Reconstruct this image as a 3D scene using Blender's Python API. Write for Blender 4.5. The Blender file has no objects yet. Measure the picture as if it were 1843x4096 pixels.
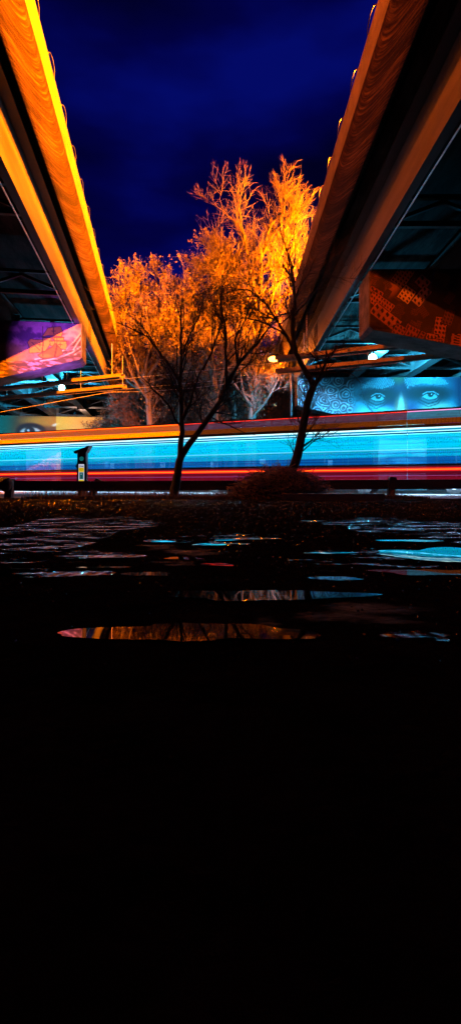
import bpy, math, random
import numpy as np
from mathutils import Vector, Matrix
random.seed(7); rng = np.random.default_rng(7)
S = bpy.context.scene
COL = S.collection
PI = math.pi
H = 0.36                      # lens height above the wet lot
F = 2000.0                    # focal length measured in photograph pixels
def at(px, py, Y):            # a point of the place, Y metres ahead
    return ((px-921.5)/F*Y, Y, H+(1940-py)/F*Y)

# ------------------------------------------------------------------ helpers
def link(o, parent=None):
    COL.objects.link(o)
    if parent is not None: o.parent = parent
    return o
def tag(o, label=None, cat=None, group=None, kind=None):
    if label: o['label'] = label
    if cat: o['category'] = cat
    if group: o['group'] = group
    if kind: o['kind'] = kind
    return o
def thing(name, label, cat, loc=(0,0,0), rz=0, group=None):
    o = bpy.data.objects.new(name, None); o.empty_display_size = .3
    link(o); o.location = loc; o.rotation_euler = (0,0,rz)
    return tag(o, label, cat, group)
def dup(root, loc=None, label=None, rz=None):
    r = root.copy(); link(r)
    if loc is not None: r.location = loc
    if rz is not None: r.rotation_euler = (0,0,rz)
    if label: r['label'] = label
    for ch in list(root.children):
        c = ch.copy(); link(c, r)
        for g in ch.children:
            d = g.copy(); link(d, c)
    return r

class MB:
    def __init__(s): s.v=[]; s.f=[]
    def add(s, vs, fs):
        n=len(s.v); s.v += [tuple(v) for v in vs]; s.f += [tuple(i+n for i in f) for f in fs]; return s
    def box(s, x0,x1,y0,y1,z0,z1):
        return s.add([(x0,y0,z0),(x1,y0,z0),(x1,y1,z0),(x0,y1,z0),(x0,y0,z1),(x1,y0,z1),(x1,y1,z1),(x0,y1,z1)],
          [(0,3,2,1),(4,5,6,7),(0,1,5,4),(1,2,6,5),(2,3,7,6),(3,0,4,7)])
    def bar(s, a, b, w, h=None, up=(0,0,1)):
        h = h or w; a=Vector(a); b=Vector(b); d=(b-a).normalized(); u=Vector(up)
        if abs(d.dot(u))>.98: u=Vector((1,0,0))
        r=d.cross(u).normalized()*w/2; q=r.cross(d).normalized()*h/2
        vs=[a-r-q,a+r-q,a+r+q,a-r+q,b-r-q,b+r-q,b+r+q,b-r+q]
        return s.add(vs,[(0,1,2,3),(4,7,6,5),(0,4,5,1),(1,5,6,2),(2,6,7,3),(3,7,4,0)])
    def tube(s, pts, rs, k=8, cap=True):
        pts=[Vector(p) for p in pts]; n=len(pts)
        if not hasattr(rs,'__len__'): rs=[rs]*n
        vs=[]; ref=None
        for i in range(n):
            t=(pts[min(i+1,n-1)]-pts[max(i-1,0)]).normalized()
            if ref is None: ref = Vector((0,0,1)) if abs(t.z)<.9 else Vector((1,0,0))
            a=t.cross(ref).normalized(); b=t.cross(a)
            ref = b.cross(t)*1 if False else ref
            for j in range(k):
                an=2*PI*j/k; vs.append(pts[i]+(a*math.cos(an)+b*math.sin(an))*rs[i])
        fs=[(i*k+j, i*k+(j+1)%k, (i+1)*k+(j+1)%k, (i+1)*k+j) for i in range(n-1) for j in range(k)]
        if cap: fs += [tuple(range(k))[::-1], tuple((n-1)*k+j for j in range(k))]
        return s.add(vs,fs)
    def extrude(s, prof, y0, y1, n=1):      # closed (x,z) profile along y
        m=len(prof); vs=[]
        for i in range(n+1):
            y=y0+(y1-y0)*i/n; vs += [(x,y,z) for x,z in prof]
        fs=[(i*m+j,i*m+(j+1)%m,(i+1)*m+(j+1)%m,(i+1)*m+j) for i in range(n) for j in range(m)]
        fs += [tuple(range(m))[::-1], tuple(n*m+j for j in range(m))]
        return s.add(vs,fs)
    def build(s, name, mat, parent=None, smooth=False, bevel=0):
        me=bpy.data.meshes.new(name); me.from_pydata(s.v,[],s.f)
        import bmesh
        b=bmesh.new(); b.from_mesh(me); bmesh.ops.recalc_face_normals(b, faces=b.faces)
        if bevel: bmesh.ops.bevel(b, geom=b.edges[:], offset=bevel, segments=2, affect='EDGES', profile=.7)
        b.to_mesh(me); b.free()
        me.materials.append(mat)
        if smooth: me.polygons.foreach_set('use_smooth',[True]*len(me.polygons))
        return link(bpy.data.objects.new(name, me), parent)

def quad_mesh(name, V, Fq, mat, parent=None, smooth=True):
    me=bpy.data.meshes.new(name); V=np.asarray(V,dtype=np.float32); Fq=np.asarray(Fq,dtype=np.int32)
    me.vertices.add(len(V)); me.vertices.foreach_set('co',V.ravel())
    k=Fq.shape[1]
    me.loops.add(Fq.size); me.loops.foreach_set('vertex_index',Fq.ravel())
    me.polygons.add(len(Fq)); me.polygons.foreach_set('loop_start',np.arange(0,Fq.size,k,dtype=np.int32))
    me.polygons.foreach_set('loop_total',np.full(len(Fq),k,dtype=np.int32))
    me.update(calc_edges=True); me.validate()
    me.polygons.foreach_set('use_smooth',np.full(len(me.polygons),smooth))
    me.materials.append(mat)
    return link(bpy.data.objects.new(name, me), parent)

# ------------------------------------------------------------------ materials
def newmat(name):
    m=bpy.data.materials.new(name); m.use_nodes=True; nt=m.node_tree; nt.nodes.clear()
    return m, nt, nt.nodes.new('ShaderNodeOutputMaterial')
def N(nt, t, **kw):
    n=nt.nodes.new(t)
    for k,v in kw.items(): setattr(n,k,v)
    return n
def noise(nt, scale, vec=None, detail=5, rough=.6):
    n=N(nt,'ShaderNodeTexNoise'); n.inputs['Scale'].default_value=scale; n.inputs['Detail'].default_value=detail
    n.inputs['Roughness'].default_value=rough
    if vec is not None: nt.links.new(vec,n.inputs['Vector'])
    return n
def mapping(nt, sc=(1,1,1), loc=(0,0,0), rot=(0,0,0)):
    tc=N(nt,'ShaderNodeTexCoord'); mp=N(nt,'ShaderNodeMapping')
    mp.inputs['Scale'].default_value=sc; mp.inputs['Location'].default_value=loc; mp.inputs['Rotation'].default_value=rot
    nt.links.new(tc.outputs['Object'],mp.inputs['Vector']); return mp.outputs['Vector']
def ramp(nt, fac, stops):
    r=N(nt,'ShaderNodeValToRGB'); e=r.color_ramp.elements
    while len(e)<len(stops): e.new(.5)
    for el,(p,c) in zip(e,stops):
        el.position=p; el.color=(*c,1) if len(c)==3 else c
    nt.links.new(fac,r.inputs[0]); return r
def surf(name, c1, c2, scale=4, rough=.8, bump=.3, stretch=(1,1,1), metal=0, fine=None, spec=.5, lo=.35, hi=.65, dist=.01):
    m,nt,out=newmat(name); b=N(nt,'ShaderNodeBsdfPrincipled'); nt.links.new(b.outputs[0],out.inputs[0])
    v=mapping(nt,stretch); n=noise(nt,scale,v,7,.65)
    r=ramp(nt,n.outputs['Fac'],[(lo,c1),(hi,c2)]); nt.links.new(r.outputs[0],b.inputs['Base Color'])
    b.inputs['Roughness'].default_value=rough; b.inputs['Metallic'].default_value=metal
    b.inputs['Specular IOR Level'].default_value=spec
    if bump:
        f=noise(nt,fine or scale*6,v,6,.7); bp=N(nt,'ShaderNodeBump'); bp.inputs['Strength'].default_value=bump
        bp.inputs['Distance'].default_value=dist
        nt.links.new(f.outputs['Fac'],bp.inputs['Height']); nt.links.new(bp.outputs[0],b.inputs['Normal'])
    return m
def emit(name, col, strength=1):
    m,nt,out=newmat(name); e=N(nt,'ShaderNodeEmission'); e.inputs[0].default_value=(*col,1); e.inputs[1].default_value=strength
    nt.links.new(e.outputs[0],out.inputs[0]); return m
def lit_glass(name, c1, c2, through, strength=1, nscale=1.5, tint=(1,1,1), zst=9):
    m,nt,out=newmat(name); e=N(nt,'ShaderNodeEmission'); e.inputs[1].default_value=strength
    v=mapping(nt,(.03,.03,zst)); n=noise(nt,nscale,v,5,.6)
    r=ramp(nt,n.outputs['Fac'],[(.38,c1),(.62,c2)]); nt.links.new(r.outputs[0],e.inputs[0])
    t=N(nt,'ShaderNodeBsdfTransparent'); t.inputs[0].default_value=(*tint,1)
    mx=N(nt,'ShaderNodeMixShader'); mx.inputs[0].default_value=through
    e.inputs[1].default_value=strength*1.5; nt.links.new(e.outputs[0],mx.inputs[1]); nt.links.new(t.outputs[0],mx.inputs[2])
    g=N(nt,'ShaderNodeBsdfGlossy'); g.inputs['Roughness'].default_value=.08; g.inputs[0].default_value=(1,1,1,1)
    fr=N(nt,'ShaderNodeFresnel'); fr.inputs[0].default_value=1.3
    m2=N(nt,'ShaderNodeMixShader'); nt.links.new(fr.outputs[0],m2.inputs[0])
    nt.links.new(mx.outputs[0],m2.inputs[1]); nt.links.new(g.outputs[0],m2.inputs[2])
    nt.links.new(m2.outputs[0],out.inputs[0]); return m
def painted(name):
    m,nt,out=newmat(name); b=N(nt,'ShaderNodeBsdfPrincipled'); nt.links.new(b.outputs[0],out.inputs[0])
    a=N(nt,'ShaderNodeVertexColor'); a.layer_name='paint'
    v=mapping(nt); n=noise(nt,9,v,8,.7); r=ramp(nt,n.outputs['Fac'],[(.3,(.72,.72,.72)),(.6,(1,1,1))])
    mx=N(nt,'ShaderNodeMix',data_type='RGBA',blend_type='MULTIPLY'); mx.inputs[0].default_value=1
    nt.links.new(a.outputs[0],mx.inputs[6]); nt.links.new(r.outputs[0],mx.inputs[7]); nt.links.new(mx.outputs[2],b.inputs['Base Color'])
    b.inputs['Roughness'].default_value=.75
    f=noise(nt,40,v,5,.7); bp=N(nt,'ShaderNodeBump'); bp.inputs['Strength'].default_value=.25; bp.inputs['Distance'].default_value=.01
    nt.links.new(f.outputs['Fac'],bp.inputs['Height']); nt.links.new(bp.outputs[0],b.inputs['Normal'])
    return m

M = {}
M['concrete']=surf('concrete',(.03,.027,.025),(.11,.10,.09),1.6,.85,.5,(1,1,1.4),fine=22,spec=.12)
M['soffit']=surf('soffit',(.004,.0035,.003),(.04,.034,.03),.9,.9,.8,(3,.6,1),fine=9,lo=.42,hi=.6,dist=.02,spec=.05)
M['steel']=surf('painted_steel',(.035,.036,.035),(.075,.077,.075),.7,.6,.2,(1,.25,2.0),fine=30,spec=.12)
M['parapet']=surf('parapet',(.08,.077,.07),(.15,.143,.133),2.2,.85,.5,(1,.5,1),fine=20,spec=.1)
M['dark_metal']=surf('dark_metal',(.012,.012,.014),(.035,.033,.032),6,.5,.2,metal=.6)
M['black']=surf('black_trim',(.006,.006,.008),(.014,.014,.016),6,.4,.05)
M['galv']=surf('galvanised',(.30,.30,.31),(.5,.5,.5),12,.45,.1,metal=.5)
M['channel']=surf('channel_paint',(.16,.15,.13),(.24,.22,.19),3,.6,.3,(.5,.5,3))
M['rail']=surf('weathered_rail',(.006,.004,.003),(.045,.02,.013),2.2,.7,.7,(.6,5,5),fine=10,dist=.015)
M['bark']=surf('bark',(.003,.0022,.002),(.02,.015,.012),9,.9,1,(1,1,.25),fine=20,dist=.02)
M['twig']=surf('twig',(.005,.003,.003),(.024,.015,.012),9,.9,0)
M['bark2']=surf('pale_bark',(.05,.04,.033),(.12,.10,.08),4,.85,.6,(1,1,.3))
M['twig2']=surf('pale_twig',(.05,.037,.028),(.14,.11,.085),3,.8,0)
M['leaf']=surf('dry_leaf',(.05,.03,.012),(.20,.14,.05),2,.75,0)
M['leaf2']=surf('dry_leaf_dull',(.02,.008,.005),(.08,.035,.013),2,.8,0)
M['brush']=surf('brushwood',(.07,.05,.04),(.38,.26,.19),6,.8,0)
M['soil']=surf('soil',(.006,.004,.003),(.02,.013,.01),7,.9,1,fine=25,dist=.03)
M['tarmac']=surf('road_tarmac',(.18,.18,.18),(.32,.32,.32),3,.42,.4,fine=60,dist=.004)
M['kerb']=surf('kerb_stone',(.16,.15,.14),(.3,.28,.26),4,.7,.4)
M['sign_white']=surf('sign_white',(.75,.75,.75),(.85,.85,.85),5,.4,0)
M['sign_blue']=surf('sign_blue',(.03,.12,.4),(.04,.15,.45),5,.4,0)
M['ink']=surf('ink',(.02,.02,.03),(.03,.03,.04),5,.5,0)
M['magenta']=surf('magenta_ink',(.35,.03,.3),(.45,.04,.35),5,.5,0)
M['yellow']=surf('yellow_label',(.75,.55,.02),(.8,.6,.03),5,.4,0)
M['teal']=surf('teal_label',(.01,.13,.13),(.015,.17,.16),5,.4,0)
M['mural']=painted('mural_paint')
M['pile_log']=surf('cut_log',(.008,.004,.003),(.035,.015,.01),6,.8,.8,dist=.02)

# moulded fascia: arcs of water streaks over curved concrete
def fascia_mat():
    m,nt,out=newmat('streaked_fascia'); b=N(nt,'ShaderNodeBsdfPrincipled'); nt.links.new(b.outputs[0],out.inputs[0])
    tc=N(nt,'ShaderNodeTexCoord'); sp=N(nt,'ShaderNodeSeparateXYZ'); nt.links.new(tc.outputs['Object'],sp.inputs[0])
    a=N(nt,'ShaderNodeMath',operation='SUBTRACT'); nt.links.new(sp.outputs['Z'],a.inputs[0]); a.inputs[1].default_value=8.85
    p=N(nt,'ShaderNodeMath',operation='MULTIPLY'); nt.links.new(a.outputs[0],p.inputs[0]); nt.links.new(a.outputs[0],p.inputs[1])
    k=N(nt,'ShaderNodeMath',operation='MULTIPLY_ADD'); nt.links.new(p.outputs[0],k.inputs[0]); k.inputs[1].default_value=1.7; nt.links.new(sp.outputs['Y'],k.inputs[2])
    c=N(nt,'ShaderNodeCombineXYZ'); nt.links.new(k.outputs[0],c.inputs['Y'])
    z=N(nt,'ShaderNodeMath',operation='MULTIPLY'); nt.links.new(sp.outputs['Z'],z.inputs[0]); z.inputs[1].default_value=.12; nt.links.new(z.outputs[0],c.inputs['Z'])
    n=noise(nt,12,c.outputs[0],6,.75); w=noise(nt,.9,c.outputs[0],2,.5)
    r=ramp(nt,n.outputs['Fac'],[(.36,(.003,.0014,.001)),(.50,(.018,.009,.006)),(.72,(.11,.075,.05))])
    r2=ramp(nt,w.outputs['Fac'],[(.36,(.22,.2,.2)),(.64,(1,1,1))])
    mx=N(nt,'ShaderNodeMix',data_type='RGBA',blend_type='MULTIPLY'); mx.inputs[0].default_value=1
    nt.links.new(r.outputs[0],mx.inputs[6]); nt.links.new(r2.outputs[0],mx.inputs[7]); nt.links.new(mx.outputs[2],b.inputs['Base Color'])
    b.inputs['Roughness'].default_value=.85; b.inputs['Specular IOR Level'].default_value=.08
    bp=N(nt,'ShaderNodeBump'); bp.inputs['Strength'].default_value=.5; bp.inputs['Distance'].default_value=.02
    nt.links.new(n.outputs['Fac'],bp.inputs['Height']); nt.links.new(bp.outputs[0],b.inputs['Normal']); return m
M['fascia']=fascia_mat()

# wet lot: near-black asphalt grit, broken by glossier wet patches
def lot_mat():
    m,nt,out=newmat('wet_lot'); b=N(nt,'ShaderNodeBsdfPrincipled'); nt.links.new(b.outputs[0],out.inputs[0])
    v=mapping(nt,(1,1,1)); vs=mapping(nt,(.45,.9,1),(3.1,1.7,0))
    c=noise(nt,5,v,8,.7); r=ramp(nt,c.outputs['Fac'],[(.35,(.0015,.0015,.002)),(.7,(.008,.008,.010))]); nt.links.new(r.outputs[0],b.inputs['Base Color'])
    w=noise(nt,1.1,vs,7,.62)
    rr=ramp(nt,w.outputs['Fac'],[(.63,(.85,)*3),(.78,(.2,)*3)]); nt.links.new(rr.outputs[0],b.inputs['Roughness'])
    sp=ramp(nt,w.outputs['Fac'],[(.63,(.0,)*3),(.78,(.4,)*3)]); nt.links.new(sp.outputs[0],b.inputs['Specular IOR Level'])
    g=N(nt,'ShaderNodeTexVoronoi'); g.inputs['Scale'].default_value=38; nt.links.new(v,g.inputs['Vector'])
    f=noise(nt,60,v,5,.75); h=N(nt,'ShaderNodeMath',operation='MULTIPLY_ADD'); nt.links.new(g.outputs['Distance'],h.inputs[0]); h.inputs[1].default_value=-1.0; nt.links.new(f.outputs['Fac'],h.inputs[2])
    bp=N(nt,'ShaderNodeBump'); bp.inputs['Distance'].default_value=.012
    st=ramp(nt,w.outputs['Fac'],[(.46,(1,)*3),(.64,(.45,)*3)]); nt.links.new(st.outputs[0],bp.inputs['Strength'])
    nt.links.new(h.outputs[0],bp.inputs['Height']); nt.links.new(bp.outputs[0],b.inputs['Normal']); return m
M['lot']=lot_mat()
def water_mat():
    m,nt,out=newmat('puddle_water'); b=N(nt,'ShaderNodeBsdfPrincipled'); nt.links.new(b.outputs[0],out.inputs[0])
    b.inputs['Base Color'].default_value=(.004,.004,.005,1); b.inputs['Roughness'].default_value=.02; b.inputs['IOR'].default_value=1.33
    v=mapping(nt,(1,1,1)); f=noise(nt,3,v,3,.5); bp=N(nt,'ShaderNodeBump'); bp.inputs['Strength'].default_value=.06; bp.inputs['Distance'].default_value=.01
    nt.links.new(f.outputs['Fac'],bp.inputs['Height']); nt.links.new(bp.outputs[0],b.inputs['Normal']); return m
M['water']=water_mat()

# ------------------------------------------------------------------ camera, sky
cam=bpy.data.cameras.new('camera'); co=link(bpy.data.objects.new('camera',cam)); co.location=(0,0,H); co.rotation_euler=(PI/2,0,0)
cam.sensor_fit='VERTICAL'; cam.sensor_height=36; cam.sensor_width=36; cam.lens=36*F/4096; cam.shift_y=-108/4096; cam.clip_start=.02; cam.clip_end=2000
S.camera=co
S.view_settings.view_transform='Standard'; S.view_settings.look='None'; S.view_settings.exposure=0; S.view_settings.gamma=1
W=bpy.data.worlds.new('World'); S.world=W; W.use_nodes=True; nt=W.node_tree; nt.nodes.clear()
wo=N(nt,'ShaderNodeOutputWorld'); bg=N(nt,'ShaderNodeBackground'); nt.links.new(bg.outputs[0],wo.inputs[0])
tc=N(nt,'ShaderNodeTexCoord'); mp=N(nt,'ShaderNodeMapping'); mp.inputs['Scale'].default_value=(1.2,1.2,3.4); mp.inputs['Rotation'].default_value=(.25,.35,0)
nt.links.new(tc.outputs['Generated'],mp.inputs['Vector'])
n=noise(nt,1.25,mp.outputs['Vector'],5,.5)
r=ramp(nt,n.outputs['Fac'],[(.38,(.0004,.0004,.014)),(.50,(.0006,.0006,.05)),(.62,(.001,.003,.13))]); nt.links.new(r.outputs[0],bg.inputs[0]); bg.inputs[1].default_value=1

# ------------------------------------------------------------------ ground
g=MB().add([(-400,-60,0),(400,-60,0),(400,600,0),(-400,600,0)],[(0,1,2,3)]).build('ground',M['soil']); tag(g,kind='structure')
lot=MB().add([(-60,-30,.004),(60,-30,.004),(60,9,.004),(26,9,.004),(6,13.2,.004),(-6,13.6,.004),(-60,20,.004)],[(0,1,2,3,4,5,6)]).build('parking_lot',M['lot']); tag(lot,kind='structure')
TH=math.atan(.45)
def road_pt(x, off, z):       # runs obliquely behind the trees
    return (x, off-.45*x, z)
def strip(name, o0, o1, z0, z1, mat):
    return tag(MB().add([road_pt(-70,o0,z0),road_pt(45,o0,z0),road_pt(45,o1,z0),road_pt(-70,o1,z0),road_pt(-70,o0,z1),road_pt(45,o0,z1),road_pt(45,o1,z1),road_pt(-70,o1,z1)],
      [(0,3,2,1),(4,5,6,7),(0,1,5,4),(1,2,6,5),(2,3,7,6),(3,0,4,7)]).build(name,mat), kind='structure')
strip('road',15.6,25.2,-.05,.008,M['tarmac'])
strip('kerb',25.2,25.4,-.05,.13,M['kerb'])
strip('pavement',25.4,28.4,-.05,.11,M['tarmac'])
strip('road_marking',16.1,16.22,.008,.012,M['sign_white'])
# earth bank far behind the trees
def bank():
    V=[];Fq=[];nx,ny=90,14
    for j in range(ny):
        for i in range(nx):
            x=-110+220*i/(nx-1); t=j/(ny-1); y=58+34*t
            z=-.2+8.5*math.sin(min(1,t*1.6)*PI/2)+ (rng.random()-.5)*.7*min(1,t*3)
            V.append((x,y,z))
    for j in range(ny-1):
        for i in range(nx-1):
            a=j*nx+i; Fq.append((a,a+1,a+nx+1,a+nx))
    return tag(quad_mesh('embankment',V,Fq,M['soil']),kind='structure')
bank()

# puddles: real sheets of water with ragged rims
def puddle(px,py,hw,hh,seed):
    r=random.Random(seed); Y=H*F/(py-1940); y0=H*F/(py+hh-1940); y1=H*F/(py-hh-1940); cx=(px-921.5)/F*Y; rx=hw/F*Y; cy=(y0+y1)/2; ry=(y1-y0)/2
    K=90; ph=[r.random()*6.3 for _ in range(7)]; V=[(0,0,0)]
    for i in range(K):
        a=2*PI*i/K; q=1+sum(.15/(k+1)**.7*math.sin((k+2)*a+ph[k]) for k in range(7))+r.uniform(-.025,.025)
        V.append((rx*math.cos(a)*q, ry*math.sin(a)*q, 0))
    o=MB().add(V,[(0,i+1,(i+1)%K+1) for i in range(K)]).build('puddle',M['water']); o.location=(cx,cy,.009); tag(o,kind='structure')
for i,p in enumerate([(765,2545,430,40),(1060,2392,350,24),(1330,2322,115,7),(1790,2226,290,24),(1760,2298,230,13),(1320,2218,88,3.5),(838,2184,62,4),(648,2171,50,3),
    (735,2240,70,5.5),(868,2266,66,6),(590,2304,88,9),(420,2277,105,4),(900,2166,45,1.6),(105,2283,50,2),(1640,2168,130,3.5)]): puddle(*p,i+3)
# damp, coarse patches that only glitter
def damp():
    m,nt,out=newmat('damp_grit'); b=N(nt,'ShaderNodeBsdfPrincipled'); nt.links.new(b.outputs[0],out.inputs[0])
    b.inputs['Base Color'].default_value=(.006,.006,.006,1); b.inputs['Roughness'].default_value=.12
    v=mapping(nt,(1,.5,1)); g_=N(nt,'ShaderNodeTexVoronoi'); g_.inputs['Scale'].default_value=24; nt.links.new(v,g_.inputs['Vector'])
    bp=N(nt,'ShaderNodeBump'); bp.inputs['Strength'].default_value=1; bp.inputs['Distance'].default_value=.014; nt.links.new(g_.outputs['Distance'],bp.inputs['Height'])
    nt.links.new(bp.outputs[0],b.inputs['Normal'])
    tr=N(nt,'ShaderNodeBsdfTransparent'); mx=N(nt,'ShaderNodeMixShader'); n_=noise(nt,3.2,mapping(nt,(1.0,2.2,1),(5,2,0)),8,.7); r_=ramp(nt,n_.outputs['Fac'],[(.51,(0,0,0)),(.57,(1,1,1))])
    nt.links.new(r_.outputs[0],mx.inputs[0]); nt.links.new(tr.outputs[0],mx.inputs[1]); nt.links.new(b.outputs[0],mx.inputs[2]); nt.links.new(mx.outputs[0],out.inputs[0]); return m
M['damp']=damp()
def damp_patch(px,py,hw,hh,seed):
    r=random.Random(seed); Y=H*F/(py-1940); y0=H*F/(py+hh-1940); y1=H*F/(py-hh-1940); cx=(px-921.5)/F*Y; rx=hw/F*Y; cy=(y0+y1)/2; ry=(y1-y0)/2; K=60; ph=[r.random()*6.3 for _ in range(5)]
    V=[(0,0,0)]+[(rx*math.cos(2*PI*i/K)*(1+sum(.12*math.sin((k+2)*2*PI*i/K+ph[k]) for k in range(5))),ry*math.sin(2*PI*i/K)*(1+sum(.12*math.sin((k+2)*2*PI*i/K+ph[k]) for k in range(5))),0) for i in range(K)]
    o=MB().add(V,[(0,i+1,(i+1)%K+1) for i in range(K)]).build('damp_patch',M['damp']); o.location=(cx,cy,.0065); tag(o,kind='structure')
for i,p in enumerate([(230,2130,330,62),(150,2300,260,18),(1640,2115,330,40),(900,2160,240,22),(1650,2550,130,22),(1500,2240,260,40),(300,2230,300,20)]): damp_patch(*p,i+40)
# grit and pebbles scattered over the near lot
def pebbles(n):
    ico=np.array([(0,0,1),(.9,0,.2),(-.4,.8,.25),(-.5,-.75,.2),(.3,.5,-.4),(.2,-.7,-.3)],dtype=float)
    fc=np.array([(0,1,4),(0,4,2),(0,2,3),(0,3,5),(0,5,1),(1,5,4),(4,5,3),(4,3,2)])
    Y=.95+ (rng.random(n)**.62)*11.5; X=(rng.random(n)-.5)*Y*1.05; s=.0022+.005*rng.random(n)**3*(.6+Y*.25); a=rng.random(n)*6.28
    P=ico[None]*s[:,None,None]*(0.7+.6*rng.random((n,1,3)))
    c,q=np.cos(a)[:,None],np.sin(a)[:,None]; x=P[:,:,0]*c-P[:,:,1]*q; y=P[:,:,0]*q+P[:,:,1]*c
    V=np.stack([x+X[:,None],y+Y[:,None],P[:,:,2]*.7+.005+.0*Y[:,None]],-1).reshape(-1,3)
    Fq=(fc[None]+6*np.arange(n)[:,None,None]).reshape(-1,3)
    tag(quad_mesh('gravel',V,Fq,surf('wet_pebble',(.003,.003,.003),(.03,.028,.028),30,.25,0),smooth=False),'loose wet grit and pebbles scattered over the dark parking lot','gravel',kind='stuff')
pebbles(26000)

# ------------------------------------------------------------------ bridges
def girder_bm(u, y0=-14, y1=64):
    m=MB(); sg=(1 if u>0 else -1); o_,n_=(.026,.17) if abs(u)<4 else (.28,.28); m.box(min(u-sg*o_,u+sg*n_),max(u-sg*o_,u+sg*n_),y0,y1,6.70,6.75); m.box(u-.02,u+.02,y0,y1,6.753,7.85); m.box(u-.25,u+.25,y0,y1,7.853,7.9); return m
def crossframe_bm(u, sp=3.2):
    m=MB(); a=u+.03; b=u+sp-.03; c=(a+b)/2
    m.bar((a,0,6.95),(b,0,6.95),.12,.14); m.bar((a,0.1,7.7),(b,0.1,7.7),.1,.1)
    m.bar((a,.18,7.02),(c,.18,7.62),.09); m.bar((b,.18,7.02),(c,.18,7.62),.09)
    for x in (a+.1,b-.1): m.box(x-.12,x+.12,-.01,.015,6.76,7.84)
    return m
def bridge(sgn, rz, gap_u, girder_u, width, label, piersY):
    t=thing('highway_viaduct',label,'viaduct',(0,0,0),rz)
    y0,y1=-14,64
    def X(u): return sgn*u
    L=MB()
    g0=gap_u
    def prof(ps): return [(X(g0+p),z) for p,z in ps]
    arc=[(.0,8.80),(.004,8.66),(.015,8.50),(.035,8.33),(.065,8.16),(.105,8.00),(.15,7.86),(.20,7.77),(.24,7.74)]
    MB().extrude(prof(arc+[(.27,7.76),(.27,8.15),(.5,8.15),(.5,8.80)]),y0,y1,1).build('fascia',M['fascia'],t,smooth=False)
    MB().extrude(prof([(.0,8.84),(.02,9.60),(.33,9.60),(.33,8.84)]),y0,y1,1).build('parapet',M['parapet'],t)
    MB().extrude(prof([(.05,8.80),(.05,8.84),(.5,8.84),(.5,8.80)]),y0,y1,1).build('drip_groove',M['black'],t)
    # deck slab, slightly stepped
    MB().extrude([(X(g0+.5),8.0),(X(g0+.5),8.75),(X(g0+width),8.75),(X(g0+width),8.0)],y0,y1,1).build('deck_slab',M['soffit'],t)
    MB().extrude([(X(g0+width-.02),8.3),(X(g0+width-.02),9.6),(X(g0+width+.3),9.6),(X(g0+width+.3),8.3)],y0,y1,1).build('parapet',M['parapet'],t)
    for k in range(5):
        u=girder_u+3.2*k
        gm=girder_bm(X(u)).build('girder',M['steel'],t)
        st=None; ys=[yy+d for yy in piersY for d in (-.45,0,.45)]
        y=4.
        while y<60: ys.append(y); y+=2.6
        for n_,yy in enumerate(ys):
            if st is None:
                ui=sgn*.02; st=MB().box(min(X(u)+ui,X(u)+sgn*.14),max(X(u)+ui,X(u)+sgn*.14),-.01,.01,6.752,7.848).build('stiffener',M['steel'],gm); st.location=(0,yy,0)
            else:
                c=st.copy(); link(c,gm); c.location=(0,yy,0)
        sp=MB()
        for yy in (23.0,):
            s_=X(u)-sgn*.022
            sp.box(min(s_,s_-sgn*.02),max(s_,s_-sgn*.02),yy-.35,yy+.35,6.85,7.75)
            for a in range(8):
                for d in (-.25,-.12,.12,.25):
                    x_=s_-sgn*.025; sp.box(min(x_,x_-sgn*.03),max(x_,x_-sgn*.03),yy+d-.025,yy+d+.025,6.92+a*.1,6.96+a*.1)
        sp.build('splice_plate',M['steel'],gm)
    for k in range(4):
        u=girder_u+3.2*k if sgn>0 else -(girder_u+3.2*(k+1))
        proto=crossframe_bm(u).build('cross_frame',M['steel'],t); proto.location=(0,2.3,0)
        y=7.5
        while y<62:
            c=proto.copy(); link(c,t); c.location=(0,y,0); y+=5.2
    # handrail hoops standing on the parapet
    m=MB(); pts=[]
    for i in range(9):
        a=PI*i/8; pts.append((X(g0+.03)-sgn*.035*math.sin(a),-.33*math.cos(a),9.60+.16*math.sin(a)))
    m.tube(pts,.013,6); hp=m.build('rail_hoop',M['black'],t,True)
    y=8.5; hp.location=(0,y,0)
    while y<56:
        y+=1.5; c=hp.copy(); link(c,t); c.location=(0,y,0)
    # conduit along the outer flange
    MB().tube([(X(girder_u+.24),y0,6.68),(X(girder_u+.24),y1,6.68)],.02,6).build('conduit',M['galv'],t)
    return t
RL=math.atan(.1468); RR=-math.atan(.0093)
bL=bridge(-1,RL,2.28,3.0,15.2,'steel girder viaduct on the left with a bright yellow lit edge','x' and [19.6+.6,47.6])
bR=bridge(1,RR,2.70,3.72,15.2,'steel girder viaduct on the right with a dim rust-brown edge',[14.6+.6,30.0])

# ------------------------------------------------------------------ murals (painted colour fields on a fine grid)
def fbm(X,Y,sc,oct=4,seed=0):
    r=np.random.default_rng(seed); out=0; amp=1; tot=0
    for o in range(oct):
        G=r.random((64,64)); x=X/sc*2**o; y=Y/sc*2**o; xi=np.floor(x).astype(int); yi=np.floor(y).astype(int); fx=x-xi; fy=y-yi
        fx=fx*fx*(3-2*fx); fy=fy*fy*(3-2*fy)
        g=lambda a,b: G[a%64,b%64]
        out=out+amp*((g(xi,yi)*(1-fx)+g(xi+1,yi)*fx)*(1-fy)+(g(xi,yi+1)*(1-fx)+g(xi+1,yi+1)*fx)*fy); tot+=amp; amp*=.5
    return out/tot
def C(*a): return np.array(a,dtype=float)
def blend(A,mask,col):
    A[...] = A*(1-mask[...,None]) + np.asarray(col)*mask[...,None]
def sm(x,a,b):
    t=np.clip((x-a)/(b-a),0,1); return t*t*(3-2*t)
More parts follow.
